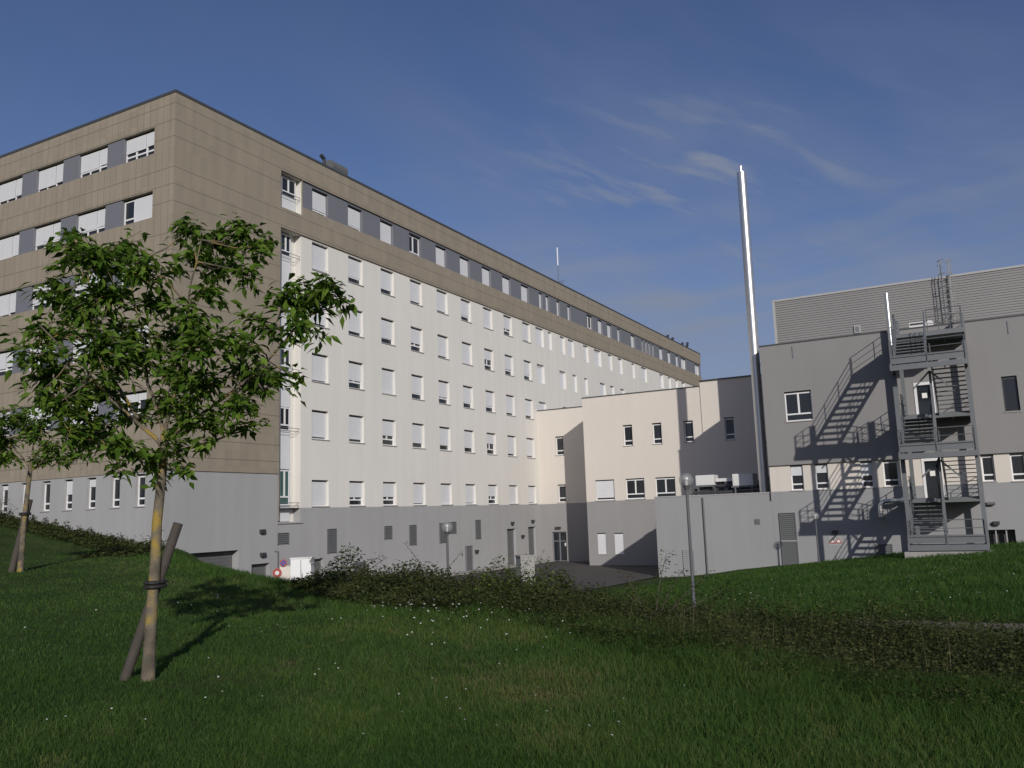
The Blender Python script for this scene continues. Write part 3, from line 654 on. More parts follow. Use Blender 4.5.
M['light_steel'] = mat('light_galvanised', (.33,.335,.34), .45, .3, noise=(3,.2,3))
lad = thing('caged_ladder', 'tall steel caged ladder rising past the ribbed metal storey', 'ladder', (31.3,25.5,12.62))
b = MB()
for x in (31.1,31.5): b.tube([(x,25.55,12.7),(x,25.55,17.0)], .03, 6)
build('rail', b, M['light_steel'], lad)
b = MB()
for k in range(14): b.tube([(31.1,25.55,12.95+.3*k),(31.5,25.55,12.95+.3*k)], .016, 5)
build('rung', b, M['light_steel'], lad)
b = MB()
for k in range(5):
    z = 13.9+.75*k; pts = [(31.3-.33*math.cos(a), 25.5-.45*math.sin(a), z) for a in np.linspace(0, math.pi, 11)]
    b.tube(pts, .022, 5)
for a in np.linspace(0.05, math.pi-.05, 4): b.tube([(31.3-.33*math.cos(a),25.5-.45*math.sin(a),13.9),(31.3-.33*math.cos(a),25.5-.45*math.sin(a),16.95)], .02, 5)
build('cage', b, M['light_steel'], lad)

ch = thing('steel_chimney', 'very tall shiny steel chimney standing on the plant room roof', 'chimney', (21.05,23.6,4.15))
b = MB(); b.tube([(21.05,23.6,4.15),(21.13,23.6,23.7)], .27, 24); build('flue', b, M['stainless'], ch, True)
for k in range(1, 9):
    z = 4.15+2.2*k; x = 21.05+.08*(z-4.15)/19.55; b = MB(); b.tube([(x,23.6,z-.03),(x,23.6,z+.03)], .276, 24); build('joint_ring', b, M['stainless'], ch, True)
b = MB(); b.tube([(21.05,23.6,4.15),(21.05,23.6,4.5)], .42, 20); build('base_plate', b, M['steel'], ch)
b = MB(); b.tube([(21.13,23.6,23.7),(21.13,23.6,24.1)], .06, 8); build('tip', b, M['stainless'], ch)
b = MB(); b.bar((21.3,23.62,12.0),(21.65,23.62,12.0), .08, .08); b.bar((21.3,23.62,7.5),(21.65,23.62,7.5), .08, .08); build('bracket', b, M['steel'], ch)

fp = thing('exhaust_flue', 'slim shiny exhaust pipe beside the fire escape, bent over near the ground', 'flue pipe', (28.5,21.9,3))
b = MB(); pts = [(28.5,21.9,14.75),(28.48,21.9,4.5)]+[(28.48-.35*(1-math.cos(a)),21.9,4.3-.35*math.sin(a)) for a in np.linspace(.2, math.pi/2, 5)]
pts += [(27.55,21.9,3.95)]+[(27.55-.35*math.sin(a),21.9,3.95-.35*(1-math.cos(a))) for a in np.linspace(.3, math.pi/2, 5)]+[(27.2,21.9,3.15)]
b.tube(pts, .115, 14); build('pipe', b, M['stainless'], fp, True)
b = MB(); b.tube([(27.2,21.9,3.14),(27.2,21.9,3.0)], .2, 14); build('outlet_collar', b, M['steel'], fp)
b = MB()
for z in (12.0,9.0,6.3): b.bar((28.49,21.92,z),(28.49,22.4,z), .05, .05)
build('bracket', b, M['steel'], fp)

# plant on the plant room roof
def hv(name, lab, x0, x1, y0, y1, z0, z1, grp):
    t_ = thing(name, lab, 'ventilation unit', ((x0+x1)/2,y0,4.15), grp)
    b = MB(); b.box(x0,x1,y0,y1,z0,z1); build('casing', b, M['hvac'], t_)
    b = MB(); b.box(x0+.06,x1-.06,y0-.012,y0-.001,z0+.06,z1-.06); b.v = b.v; build('panel', b, M['hvac'], t_)
    b = MB()
    for x in (x0+.1, x1-.1):
        for y in (y0+.1, y1-.1): b.tube([(x,y,4.15),(x,y,z0)], .05, 6)
    b.box(x0-.1,x1+.1,y0+.05,y0+.12,z0-.1,z0-.002); build('stand', b, M['steel'], t_)
hv('ventilation_unit', 'pale box of the left ventilation unit, fully sunlit, on the plant room roof', 16.25, 17.4, 26.5, 27.8, 5.3, 5.92, 'ventilation units on the plant room roof')
hv('ventilation_unit', 'right ventilation unit, half in shade, nearest the tall chimney on the plant room roof', 18.85, 20.05, 25.3, 26.6, 5.15, 5.85, 'ventilation units on the plant room roof')
for (x0, x1, y0, y1, z0, z1, lab) in [(15.7,16.1,26.0,26.6,4.6,5.2,'small dark pipe box at the left end of the plant room roof'),(20.1,20.6,27.2,28.2,4.5,5.7,'dark duct box tucked against the tall chimney')]:
    t_ = thing('duct_box', lab, 'duct', (x0,y0,4.15)); b = MB(); b.box(x0,x1,y0,y1,z0,z1); build('casing', b, M['louvre'], t_)
    b = MB(); b.box(x0+.1,x1-.1,y0+.1,y1-.1,4.15,z0); build('stand', b, M['dark'], t_)
dt = thing('air_duct', 'run of pale and dark ducts between the two ventilation units', 'duct', (18,27,4.15))
b = MB(); b.box(17.45,18.5,26.6,27.4,5.48,5.68); build('flat_duct', b, M['hvac'], dt)
b = MB(); b.tube([(18.1,26.8,4.15),(18.1,26.8,5.47)], .17, 12); b.tube([(17.7,27.1,4.15),(17.7,27.1,5.47)], .13, 12); build('riser', b, M['steel'], dt, True)
b = MB(); b.box(15.9,20.4,26.9,27.3,4.95,5.1); b.box(16.3,20.3,25.6,25.8,4.75,4.9); b.tube([(17.5,26.2,4.2),(17.5,26.2,5.2),(18.6,26.2,5.2)], .1, 8); b.tube([(16.0,28.2,5.3),(20.8,28.2,5.3)], .2, 10); b.tube([(15.8,27.6,4.7),(20.6,27.6,4.7)], .15, 10); b.box(18.55,18.72,26.4,26.7,4.2,5.3); build('dark_pipe', b, M['dark'], dt)

# ------------------------------------------------------------------ fire escape
XL, XR, XC = 28.87, 31.87, 30.36
st = thing('fire_escape', 'grey galvanised outside stair tower zigzagging up the service block', 'stair tower', (XC,17,1.5))
YW0, YW1, YO0, YO1 = 19.3, 22.33, 15.4, 16.45
ZW = [4.03, 8.03, 12.03]; ZO = [2.0, 5.98, 9.95]
def rails(mb, a, b, n, h=1.05, mids=(.35,.7), r=.022):
    a, b = Vector(a), Vector(b)
    for k in range(n+1):
        p = a.lerp(b, k/n); mb.tube([p, p+Vector((0,0,h))], r, 5)
    for z in (h, *mids): mb.tube([a+Vector((0,0,z)), b+Vector((0,0,z))], r if z == h else r*.75, 5)
def landing(y0, y1, z, outer):
    b = MB(); b.box(XL,XR,y0,y1,z-.04,z)
    b.box(XL-.05,XL,y0,y1,z-.25,z+.10); b.box(XR,XR+.05,y0,y1,z-.25,z+.10)
    b.box(XL-.05,XR+.05,y0-.08,y0-.001,z-.24,z-.02)
    if not outer: pass
    for x in (XL+.9, XL+2.1): b.box(x,x+.06,y0,y1,z-.16,z-.041)
    l = build('landing', b, M['steel'], st)
    r = MB()
    if outer:
        rails(r, (XL,y0+.02,z), (XR,y0+.02,z), 2); rails(r, (XL,y0+.1,z), (XL,y1,z), 2); rails(r, (XR,y0+.1,z), (XR,y1,z), 2)
        k = MB(); k.box(XL,XR,y0+.05,y0+.07,z+.07,z+.42); build('kick_plate', k, M['steel'], st)
    else:
        rails(r, (XL,y0,z), (XL,y1,z), 2); build('railing', r, M['steel'], st); r = MB(); rails(r, (XR,y0,z), (XR,y1,z), 2)
        if z > 12: build('railing', r, M['steel'], st); r = MB(); rails(r, (XC,y0,z), (XR-.03,y0,z), 3)
    build('railing', r, M['steel'], st)
for z in ZO: landing(YO0, YO1, z, True)
for z in ZW: landing(YW0, YW1, z, False)
def flight(x0, x1, ya, za, yb, zb):
    n = 11; b = MB()
    for k in range(1, n):
        t = k/n; y = ya+(yb-ya)*(k-.5)/(n-1); z = za+(zb-za)*t
        b.box(x0+.05,x1-.05,y-.125,y+.125,z-.035,z)
    for x in (x0, x1-.04):
        a = Vector((x+.02,ya,za-.06)); c = Vector((x+.02,yb,zb-.06)); b.bar(a, c, .04, .24)
    f = build('stair_flight', b, M['steel'], st)
    r = MB()
    for x in (x0+.02, x1-.02): rails(r, (x,ya,za), (x,yb,zb), 3, 1.0, (.35,.68))
    build('handrail', r, M['steel'], st)
for i in range(3): flight(XL+.05, XC-.08, YO1, ZO[i], YW0, ZW[i])
for i in range(2): flight(XC+.08, XR-.05, YW0, ZW[i], YO1, ZO[i+1])
for x in (XL, XR):
    for y, zt in ((16.6, 10.9), (21.6, 13.1)):
        b = MB(); b.box(x-.09,x+.09,y-.09,y-.075,.8,zt); b.box(x-.09,x+.09,y+.075,y+.09,.8,zt); b.box(x-.012,x+.012,y-.074,y+.074,.8,zt); build('post', b, M['steel'], st)
b = MB(); b.box(XC-.05,XC+.05,16.5,16.6,1.6,9.7); build('post', b, M['steel'], st)
for z in ZO[1:]:
    for s in (-1, 1):
        b = MB(); b.bar((XC,16.3,z-.28),(XC+s*.75,16.3,z-1.05), .07, .07); build('brace', b, M['steel'], st)
b = MB(); b.box(XL-.2,XR+.25,YO0-.15,YO1+.1,1.2,1.72); build('plinth', b, M['concrete'], st)

# ------------------------------------------------------------------ lamps, signs and small things
def lamp(lab, x, y, zg, zt, r=.2):
    z0 = float(ground_z(x, y))-.05
    t_ = thing('street_lamp', lab, 'street lamp', (x,y,z0), 'globe lamps on grey poles')
    b = MB(); b.tube([(x,y,z0),(x,y,z0+.5),(x,y,z0+.52),(x,y,zg-r+.04)], [.055,.055,.042,.035], 12); build('pole', b, M['pole'], t_)
    b = MB(); b.tube([(x,y,zg-r-.06),(x,y,zg-r+.05)], [.05,.085], 12); build('collar', b, M['pole'], t_)
    b = MB(); b.sphere((x,y,zg), r, 24, 16); build('globe', b, M['globe'], t_, True)
    b = MB(); b.tube([(x,y,zg-r+.03),(x,y,zg+.02)], .035, 8); b.sphere((x,y,zg+.03), .06, 10, 8); build('bulb', b, M['frame'], t_, True)
lamp('globe lamp in front of the low plant room, the largest and nearest of the three', 25.65, -5.79, 4.61, 0, .18)
lamp('globe lamp low against the service block, left of the fire escape', 24.4, 19.3, 3.32, 0, .19)
lamp('globe lamp behind the brambles in front of the long white block', 17.09, -3.34, 3.6, 0, .19)
def obox(mb, cx, cy, hw, hd, z0, z1, ang):
    c, s = math.cos(ang), math.sin(ang); i = len(mb.v)
    for z in (z0, z1):
        for a, d in ((-hw,-hd),(hw,-hd),(hw,hd),(-hw,hd)): mb.v.append((cx+a*c-d*s, cy+a*s+d*c, z))
    for q in ((3,2,1,0),(4,5,6,7),(0,1,5,4),(1,2,6,5),(2,3,7,6),(3,0,4,7)): mb.f.append(tuple(i+k for k in q))
pl = thing('gate_pillar', 'square concrete gate pillar at the edge of the yard', 'pillar', (16.3,3.3,0))
b = MB(); z0 = float(ground_z(16.3,3.4)); obox(b, 16.25, 3.4, .28, .26, z0-.2, 2.3, yaw+.35); build('shaft', b, M['concrete'], pl)
b = MB(); obox(b, 16.25, 3.4, .31, .29, 2.3, 2.36, yaw+.35); build('cap', b, M['concrete'], pl)
z0 = float(ground_z(18.03,1.0)); tp = thing('marker_post', 'orange striped marker post beside the concrete gate pillar', 'post', (18.03,1.0,z0))
b = MB(); b.tube([(18.03,1.0,z0-.1),(18.03,1.0,1.45)], .07, 10); build('shaft', b, M['orange'], tp)
b = MB(); b.tube([(18.03,1.0,1.2),(18.03,1.0,1.3)], .075, 10); build('band', b, M['petal'], tp)
z0 = float(ground_z(5.2,3.2))
wb = thing('white_cabinet', 'white utility cabinet standing in front of the long block beside its doors', 'cabinet', (5.2,3.2,z0))
b = MB(); ux, uy = .75, .66
obox(b, 5.2, 3.2, .45, .3, z0-.3, 2.3, yaw); build('cabinet_body', b, M['frame'], wb)
b = MB(); obox(b, 5.2, 3.2, .48, .33, 2.3, 2.36, yaw); build('cabinet_top', b, M['hvac'], wb)
b = MB(); obox(b, 5.36, 2.92, .01, .012, z0, 2.25, yaw); build('door_seam', b, M['louvre'], wb)
cbx = thing('cream_cabinet', 'lower cream cabinet left of the white utility cabinet', 'cabinet', (4.6,2.8,z0))
b = MB(); obox(b, 4.55, 2.95, .28, .2, z0-.3, 2.0, yaw); build('cabinet_body', b, M['cream'], cbx)
b = MB(); obox(b, 4.55, 2.95, .3, .22, 2.0, 2.05, yaw); build('cabinet_top', b, M['sill'], cbx)
def disc(mb, c, r, n_out, off=0, th=.02, n=24):
    c = Vector(c); nv = Vector((math.sin(yaw), -math.cos(yaw), 0)); mb.tube([c+nv*off, c+nv*(off+th)], r, n)
sg = thing('no_stopping_sign', 'round no stopping sign with red disc below on a thin pole', 'road sign', (4.35,2.6,z0))
b = MB(); b.tube([(4.35,2.6,z0-.3),(4.35,2.6,2.65)], .03, 8); b.tube([(4.35,2.6,2.63),(4.2,2.52,2.65)], .03, 8); build('pole', b, M['pole'], sg)
b = MB(); disc(b, (4.55,2.71,2.14), .16, 0, .03); sp_ = build('sign_plate', b, M['red'], sg)
b = MB(); disc(b, (4.55,2.71,2.14), .115, 0, .051, .006); build('sign_face', b, M['blue'], sp_)
b = MB(); nv = Vector((math.sin(yaw), -math.cos(yaw), 0)); rv = Vector((math.cos(yaw), math.sin(yaw), 0)); c = Vector((4.55,2.71,2.14))+nv*.062
b.bar(c-rv*.08+Vector((0,0,.08)), c+rv*.08-Vector((0,0,.08)), .012, .03); build('sign_bar', b, M['red'], sp_)
b = MB(); disc(b, (4.3,2.6,1.72), .2, 0, .04); sp2 = build('red_disc', b, M['red'], sg)
b = MB(); disc(b, (4.3,2.6,1.72), .09, 0, .061, .006); build('disc_face', b, M['hvac'], sp2)
ws = thing('warning_sign', 'two small red and white warning triangles fixed on the service block wall', 'sign', (24.8,YE,1.95))
b = MB(); FE.box(b, 24.45, 25.12, 1.7, 2.2, .0, .012); build('sign_plate', b, M['base'], ws)
for x in (24.63, 24.95):
    b = MB()
    for (r_, m_, d_) in ((.17,'red',.02),(.10,'paper',.024)):
        b = MB(); ps = [(x-r_, YE-d_, 1.95-r_*.8), (x+r_, YE-d_, 1.95-r_*.8), (x, YE-d_, 1.95+r_*.95)]
        qs = [(p[0], p[1]+.004, p[2]) for p in ps]; b.v = ps+qs; b.f = [(0,1,2),(5,4,3),(0,3,4,1),(1,4,5,2),(2,5,3,0)]
        build('warning_triangle' if m_ == 'red' else 'triangle_face', b, M[m_], ws)

# ------------------------------------------------------------------ foliage helpers
def leaf_cloud(name, C_, D_, L_, W_, droop, matl, parent=None, tone=None, fold=.25):
    """C_ base points, D_ unit directions, L_ lengths, W_ widths: one folded six-corner leaf each"""
    n = len(C_); up_ = np.tile([0,0,1.], (n,1)); side = np.cross(D_, up_); side /= np.linalg.norm(side, axis=1)[:,None]+1e-6
    roll_ = rng.normal(0, .6, n)[:,None]; nrm = np.cross(side, D_); side = side*np.cos(roll_)+nrm*np.sin(roll_); nrm = np.cross(side, D_)
    L_ = np.broadcast_to(L_, n)[:,None]; W_ = np.broadcast_to(W_, n)[:,None]
    dz = np.array([0,0,-1.])*droop
    p0 = C_; p1 = C_+D_*L_*.5; p2 = C_+D_*L_+dz*L_
    V = np.stack([p0, p1+side*W_*.5+nrm*W_*fold+dz*L_*.3-D_*L_*.08, p2, p1-side*W_*.5+nrm*W_*fold+dz*L_*.3-D_*L_*.08, p1+dz*L_*.25], 1).reshape(-1, 3)
    b = np.arange(n)*5
    F = np.concatenate([np.stack([b, b+1, b+4], 1), np.stack([b+1, b+2, b+4], 1), np.stack([b+4, b+2, b+3], 1), np.stack([b, b+4, b+3], 1)])
    return raw(name, V, F, matl, parent, np.repeat(tone if tone is not None else rng.random(n), 5))
def raw(name, V, F, matl, parent=None, tone=None):
    me = bpy.data.meshes.new(name); k = F.shape[1]
    me.vertices.add(len(V)); me.vertices.foreach_set('co', V.astype(np.float32).ravel())
    me.loops.add(F.size); me.loops.foreach_set('vertex_index', F.astype(np.int32).ravel())
    me.polygons.add(len(F)); me.polygons.foreach_set('loop_start', np.arange(0, F.size, k, dtype=np.int32))
    me.update(calc_edges=True)
    if tone is not None:
        a = me.attributes.new('tone', 'FLOAT', 'POINT'); a.data.foreach_set('value', tone.astype(np.float32))
    me.materials.append(matl); me.validate()
    o = bpy.data.objects.new(name, me); link(o, parent)
    if parent: o.location = -origin(parent)
    return o
FW = np.array([-math.sin(yaw), math.cos(yaw), 0]); RT = np.array([math.cos(yaw), math.sin(yaw), 0])
def tree(name, label, base, trunk, limbs, clusters, leaf_len, per, seed, twig=.008, dep=.9):
    r = np.random.default_rng(seed); base = np.array(base)
    t_ = thing(name, label, 'tree', tuple(base), 'young staked trees on the lawn')
    rel = base-np.array(CAM); lat0, depth0, zr0 = rel@RT, rel@FW, rel[2]
    W3_ = lambda x, z, y=0.: base+RT*x+FW*y+np.array([0,0,z])
    b = MB(); b.tube([W3_(x, z) for x, z, _ in trunk], [q for _, _, q in trunk], 12)
    nodes = []
    for limb in limbs:
        pts = []; dy = r.uniform(-.55, .55)*dep
        n = len(limb)
        fine = []
        for k in range(n-1):
            for s in np.linspace(0, 1, 5)[:-1]:
                fine.append(((1-s)*limb[k][0]+s*limb[k+1][0], (1-s)*limb[k][1]+s*limb[k+1][1], (k+s)/(n-1)))
        fine.append((*limb[-1], 1.))
        pts = [W3_(x+r.normal(0,.012), z, dy*f) for x, z, f in fine]; nodes += pts
        b.tube(pts, list(np.linspace(trunk[-1][2]*.55, twig*.9, len(pts))), 7)
    nodes = np.array(nodes); Cs = []; Ds = []; tw = []
    for (x, z, rad) in clusters:
        y = r.uniform(-1, 1)*dep*(.35+.65*min(1, abs(r.normal())))
        kx = 1+y/depth0; c = W3_((lat0+x)*kx-lat0, (z+zr0)*kx-zr0, y); i = np.argmin(((nodes-c)**2).sum(1)+.3*np.abs(nodes[:,2]-c[2]+.3)); a = nodes[i]
        mid = (a+c)/2+r.normal(0,.05,3); b.tube([a, mid, c], [twig*1.4, twig*1.1, twig*.7], 5)
        n = int(per*(rad/.2)**2)
        nt_ = max(3, int(n/14))
        for k in range(nt_):
            e = c+r.normal(0,1,3)*rad*np.array([.75,.75,.62]); b.tube([(mid+c)/2 if k % 2 else c, (c+e)/2+np.array([0,0,.02]), e], [twig*.6, twig*.5, twig*.3], 4)
            m_ = n//nt_; s = r.random(m_)[:,None]
            P = c*(1-s)+e*s+r.normal(0,.045,(m_,3))*leaf_len/.13
            d = r.normal(0,1,(m_,3))+ (e-c)/np.linalg.norm(e-c)*.9; d[:,2] = d[:,2]*.5-.25; d /= np.linalg.norm(d,axis=1)[:,None]
            Cs.append(P); Ds.append(d)
    build('trunk', b, M['bark'], t_, True)
    Cs = np.concatenate(Cs); Ds = np.concatenate(Ds); n = len(Cs)
    leaf_cloud('crown', Cs, Ds, leaf_len*r.uniform(.65,1.25,n), leaf_len*.44*r.uniform(.7,1.2,n), .22, M['leaf'], t_, np.clip(r.normal(.45,.25,n),0,1))
    return t_
def bz(x, y): return float(ground_z(x, y))
CL1 = [(-1.27,3.83,.25),(-1.12,4.28,.27),(-.97,4.75,.25),(-1.02,4.96,.14),(-.69,4.68,.3),(-.46,4.79,.21),(-.22,4.49,.25),(-.56,4.26,.29),(-.89,4.04,.29),(-1.19,3.37,.25),(-1.07,3.03,.22),(-.7,3.63,.31),(-.31,3.79,.29),(-.85,3.19,.27),(-.51,3.12,.24),(-.94,2.69,.2),(-.61,2.68,.22),(-.38,2.56,.2),(-1.29,3.15,.13),(-1.37,3.6,.16),(-.1,4.13,.18),(-.08,3.56,.25),(-.36,3.4,.22),(-.72,2.79,.2),(-.28,2.83,.18),(-.1,2.38,.13),(-.37,2.28,.11),(.12,2.21,.13),(.34,2.26,.11),(.62,4.87,.27),(.33,5.0,.18),(.91,4.98,.18),(1.08,4.73,.18),(1.19,4.79,.09),(.4,4.64,.18),(.74,4.51,.2),(1.03,4.44,.14),(.17,4.53,.09),(.52,4.23,.18),(.36,4.0,.2),(.25,3.77,.2),(.48,3.59,.25),(.81,3.64,.18),(.2,3.32,.27),(.6,3.19,.27),(.93,3.29,.22),(1.09,3.57,.13),(1.2,3.85,.16),(1.48,4.19,.2),(1.71,4.07,.23),(1.88,4.24,.18),(2.1,4.11,.14),(1.6,3.84,.18),(1.82,3.72,.09),(1.43,3.62,.11),(1.15,3.17,.2),(.93,2.96,.18),(1.32,3.22,.16),(1.54,3.22,.08),(.66,2.74,.18),(.99,2.68,.13),(.38,2.75,.2),(.22,2.48,.15),(.55,2.52,.11),(.16,2.98,.22)]
LIMBS = [[(.11,2.5),(-.28,2.89),(-.69,3.35),(-1.1,3.82)],[(.11,2.62),(-.13,3.22),(-.26,3.91),(-.51,4.61)],[(.11,2.62),(.26,3.09),(.42,3.77),(.63,4.69)],[(.11,2.55),(.55,2.91),(1.04,3.29),(1.6,3.96),(1.99,4.12)],[(.08,2.36),(-.32,2.4),(-.66,2.57)],[(.1,2.4),(.5,2.53),(.88,2.68)],[(-.2,2.82),(-.76,3.58),(-.96,4.51)]]
T1 = (24.065,-19.943, bz(24.065,-19.943)-.03)
tree('young_tree', 'young leafy tree in the foreground with lichen covered trunk leaning on a stake', T1,
     [(0,-.02,.095),(.0,.05,.073),(.01,.41,.062),(.022,.82,.059),(.045,1.25,.056),(.05,1.67,.053),(.1,2.32,.047),(.11,2.65,.042)], LIMBS, CL1, .14, 122, 3)
T2 = (7.505,-11.06, bz(7.505,-11.06)-.05)
tree('young_tree', 'smaller young tree farther back at the left edge of the lawn', T2,
     [(0,0,.09),(.02,.5,.08),(.04,1.47,.07),(.14,2.91,.06),(.18,3.35,.05)],
     [[(.17,3.0),(-.3,3.5),(-.8,3.9),(-1.4,4.2)],[(.18,3.2),(.1,3.9),(-.2,4.5)],[(.17,2.95),(.7,3.3),(1.3,3.4)],[(.17,3.2),(.5,3.6),(.7,3.8)]],
     [(-.79,3.82,.6),(.08,4.09,.5),(-.24,4.54,.41),(.69,3.63,.38),(1.06,3.23,.27),(1.65,3.3,.25),(-1.39,4.14,.55),(.42,3.25,.25),(-.46,3.35,.3),(-.97,4.42,.44),(1.28,3.55,.22),(.4,4.3,.3)], .2, 55, 5, .014, 1.0)
def stake(lab, base, top, r_, T_, strap_z):
    a = np.array(T_)+RT*base[0]+FW*base[2]+np.array([0,0,base[1]]); c = np.array(T_)+RT*top[0]+FW*top[2]+np.array([0,0,top[1]])
    t_ = thing('wooden_stake', lab, 'tree stake', tuple(a), 'slanting stakes tied to the young trees')
    b = MB(); b.tube([a, a*.5+c*.5, c], [r_, r_, r_*.97], 14); build('shaft', b, M['wood'], t_, False)
    s = (strap_z-base[1])/(top[1]-base[1]); p = a*(1-s)+c*s
    q = np.array(T_)+np.array([0,0,strap_z])+RT*.03
    b = MB(); mid = (p+q)/2; hw = np.linalg.norm((p-q)[:2])/2+r_+.035; dr = (q-p); dr[2] = 0; dr = dr/np.linalg.norm(dr); nr = np.array([-dr[1],dr[0],0])
    for dz in (-.022, .022):
        b.tube([mid+dr*hw*math.cos(t)+nr*(r_+.045)*math.sin(t)+np.array([0,0,dz]) for t in np.linspace(0, 2*math.pi, 17)], .02, 6)
    build('strap', b, M['strap'], t_)
stake('slanting round stake tied to the foreground tree with a black strap', (-.30,-.06,.05), (.235,1.66,.12), .053, T1, 1.02)
stake('slanting stake tied to the smaller tree at the left edge', (-.30,-.06,.05), (.10,2.12,.14), .09, T2, 1.7)

# ------------------------------------------------------------------ grass, flowers, brambles
def scatter_polar(n_fun, r0, r1, a0, a1, count):
    u = rng.random(count); rr = r0*(r1/r0)**u          # density ~ 1/r^2
    aa = rng.uniform(a0, a1, count)
    return CAM.x+rr*np.sin(aa), CAM.y+rr*np.cos(aa), rr
def blades(name, x, y, h, wd, lean, tone):
    n = len(x); z = ground_z(x, y)-.01
    az_ = rng.uniform(0, 6.283, n); dx, dy = np.cos(az_), np.sin(az_)
    la = rng.uniform(0, 6.283, n); lx, ly = np.cos(la)*lean*h, np.sin(la)*lean*h
    b = np.stack([x, y, z], 1); wv = np.stack([dx, dy, 0*dx], 1)*(wd/2)[:,None]
    md = b+np.stack([lx*.35, ly*.35, h*.6], 1); tp = b+np.stack([lx, ly, h*(1-.25*lean)], 1)
    V = np.stack([b-wv, b+wv, md+wv*.75, md-wv*.75, tp], 1).reshape(-1, 3)
    k = np.arange(n)*5
    F = np.concatenate([np.stack([k, k+1, k+2], 1), np.stack([k, k+2, k+3], 1), np.stack([k+3, k+2, k+4], 1)])
    o = raw(name, V, F, M['grass'], None, np.repeat(tone, 5)); return o
yawc = -yaw
x, y, rr = scatter_polar(None, 3.5, 70, yawc-.72, yawc+.72, 1000000)
d, tx = crest_d(x, y)
ok = (ground_z(x, y) > .12) & ~((x < .1) & (y > -.1)) & (y < YE-.05) & ~((x > 29) & (y > -10.95) & (y < -8.75)) & ~((x > XL-.1) & (x < XR+.1) & (y > YO0-.1))
x, y, rr, d = x[ok], y[ok], rr[ok], d[ok]
pat = vnoise(x, y, 2.2, 3)*.5+vnoise(x, y, .7, 4)*.35
tall = np.exp(-((np.clip(d, -3, .4)-.2)/.9)**2)
h = (.055+.03*np.clip(pat+.4, 0, 2)+.16*tall*(tx[ok] > 3))*rng.uniform(.55, 1.5, len(x))*np.clip(1.05-rr/70, .6, 1.)
dryp = np.clip(vnoise(x, y, 1.7, 21)+.6*vnoise(x, y, .55, 22)-.75, 0, 1)*.9
for (cx, cy, sx) in [(28.3,-19.2,.55),(27.3,-18.6,.45),(29.0,-20.4,.4),(26.2,-19.9,.5)]: dryp = np.maximum(dryp, .7*np.exp(-((x-cx)**2+(y-cy)**2)/sx**2)*(.6+.5*vnoise(x, y, .3, 23)))
fresh = .22*np.exp(-((d+1.7)/1.6)**2)+.12*np.clip(vnoise(x, y, 4.5, 31), -1, 1)
tone = np.clip(.33+.16*pat+fresh+dryp*.5+rng.normal(0, .17, len(x)), 0, 1)
h = h*np.clip(1-.6*dryp, .3, 1)*(1+.25*(fresh > .08))
o = blades('grass', x, y, h, .0036*np.clip(rr/8, 1, 9), rng.uniform(.2, .9, len(x)), tone)
tag(o, 'short green lawn grass covering the mounds in front of the buildings', 'grass', kind='stuff')
# daisies and clover heads scattered in the lawn
fx, fy = [], []
for (cx, cy, s, n) in [(24.2,-14.6,.55,20),(25.4,-14.95,.5,16),(23.0,-14.1,.6,8),(28.5,-20.2,1.0,14),(24.0,-15.2,.9,14),(26.3,-16.6,.8,18),(29.4,-18.3,.8,7),(27,-20.5,2.5,26),(24,-18,3,16),(28,-2,3.2,60),(31,1,4,60),(30.8,-5.5,2,24),(20,-17,3,12),(31.6,-16.6,.5,9),(22,-16.0,1.2,10)]:
    fx += list(rng.normal(cx, s, n)); fy += list(rng.normal(cy, s, n))
fx, fy = np.array(fx), np.array(fy); n = len(fx)
rr = np.hypot(fx-CAM.x, fy-CAM.y); zz = ground_z(fx, fy)+rng.uniform(.08,.16,n)*np.clip(rr/9,1,2); rad = rng.uniform(.006,.014,n)*np.clip(rr/10,.9,1.35)
an = np.linspace(0, 2*np.pi, 7)[:-1]
V = np.stack([np.stack([fx+rad*np.cos(a), fy+rad*np.sin(a), zz+rad*.5*np.sin(a*2+fx)], 1) for a in an]+[np.stack([fx, fy, zz+rad*.6], 1)], 1).reshape(-1, 3)
k = np.arange(n)*7; F = np.concatenate([np.stack([k+i, k+(i+1) % 6, k+6], 1) for i in range(6)])
tag(raw('daisies', V, F, M['petal']), 'tiny white daisies and clover heads scattered through the lawn', 'flowers', kind='stuff')
# bramble bank along the dip
seg = CREST[3:]; 
def along(pts, n, off_lo, off_hi):
    pts = np.array(pts, float); ln = np.hypot(*(pts[1:]-pts[:-1]).T); cum = np.r_[0, np.cumsum(ln)]
    s = rng.uniform(0, cum[-1], n); i = np.clip(np.searchsorted(cum, s)-1, 0, len(ln)-1); t = (s-cum[i])/ln[i]
    p = pts[i]+(pts[i+1]-pts[i])*t[:,None]; tg = (pts[i+1]-pts[i])/ln[i][:,None]; nr = np.stack([-tg[:,1], tg[:,0]], 1)
    o = rng.uniform(off_lo, off_hi, n); return p[:,0]+nr[:,0]*o, p[:,1]+nr[:,1]*o, s/cum[-1], o
CLUMP = [(0.04+.96*k/15+.03*math.sin(k*7.1), .25+.5*abs(math.sin(k*3.7)), .22+.38*abs(math.sin(k*5.3+1))) for k in range(15)]
def clumps(s, o):
    return sum(h*np.exp(-((s-c)/.016)**2-((o-q)/.13)**2) for c, q, h in CLUMP)
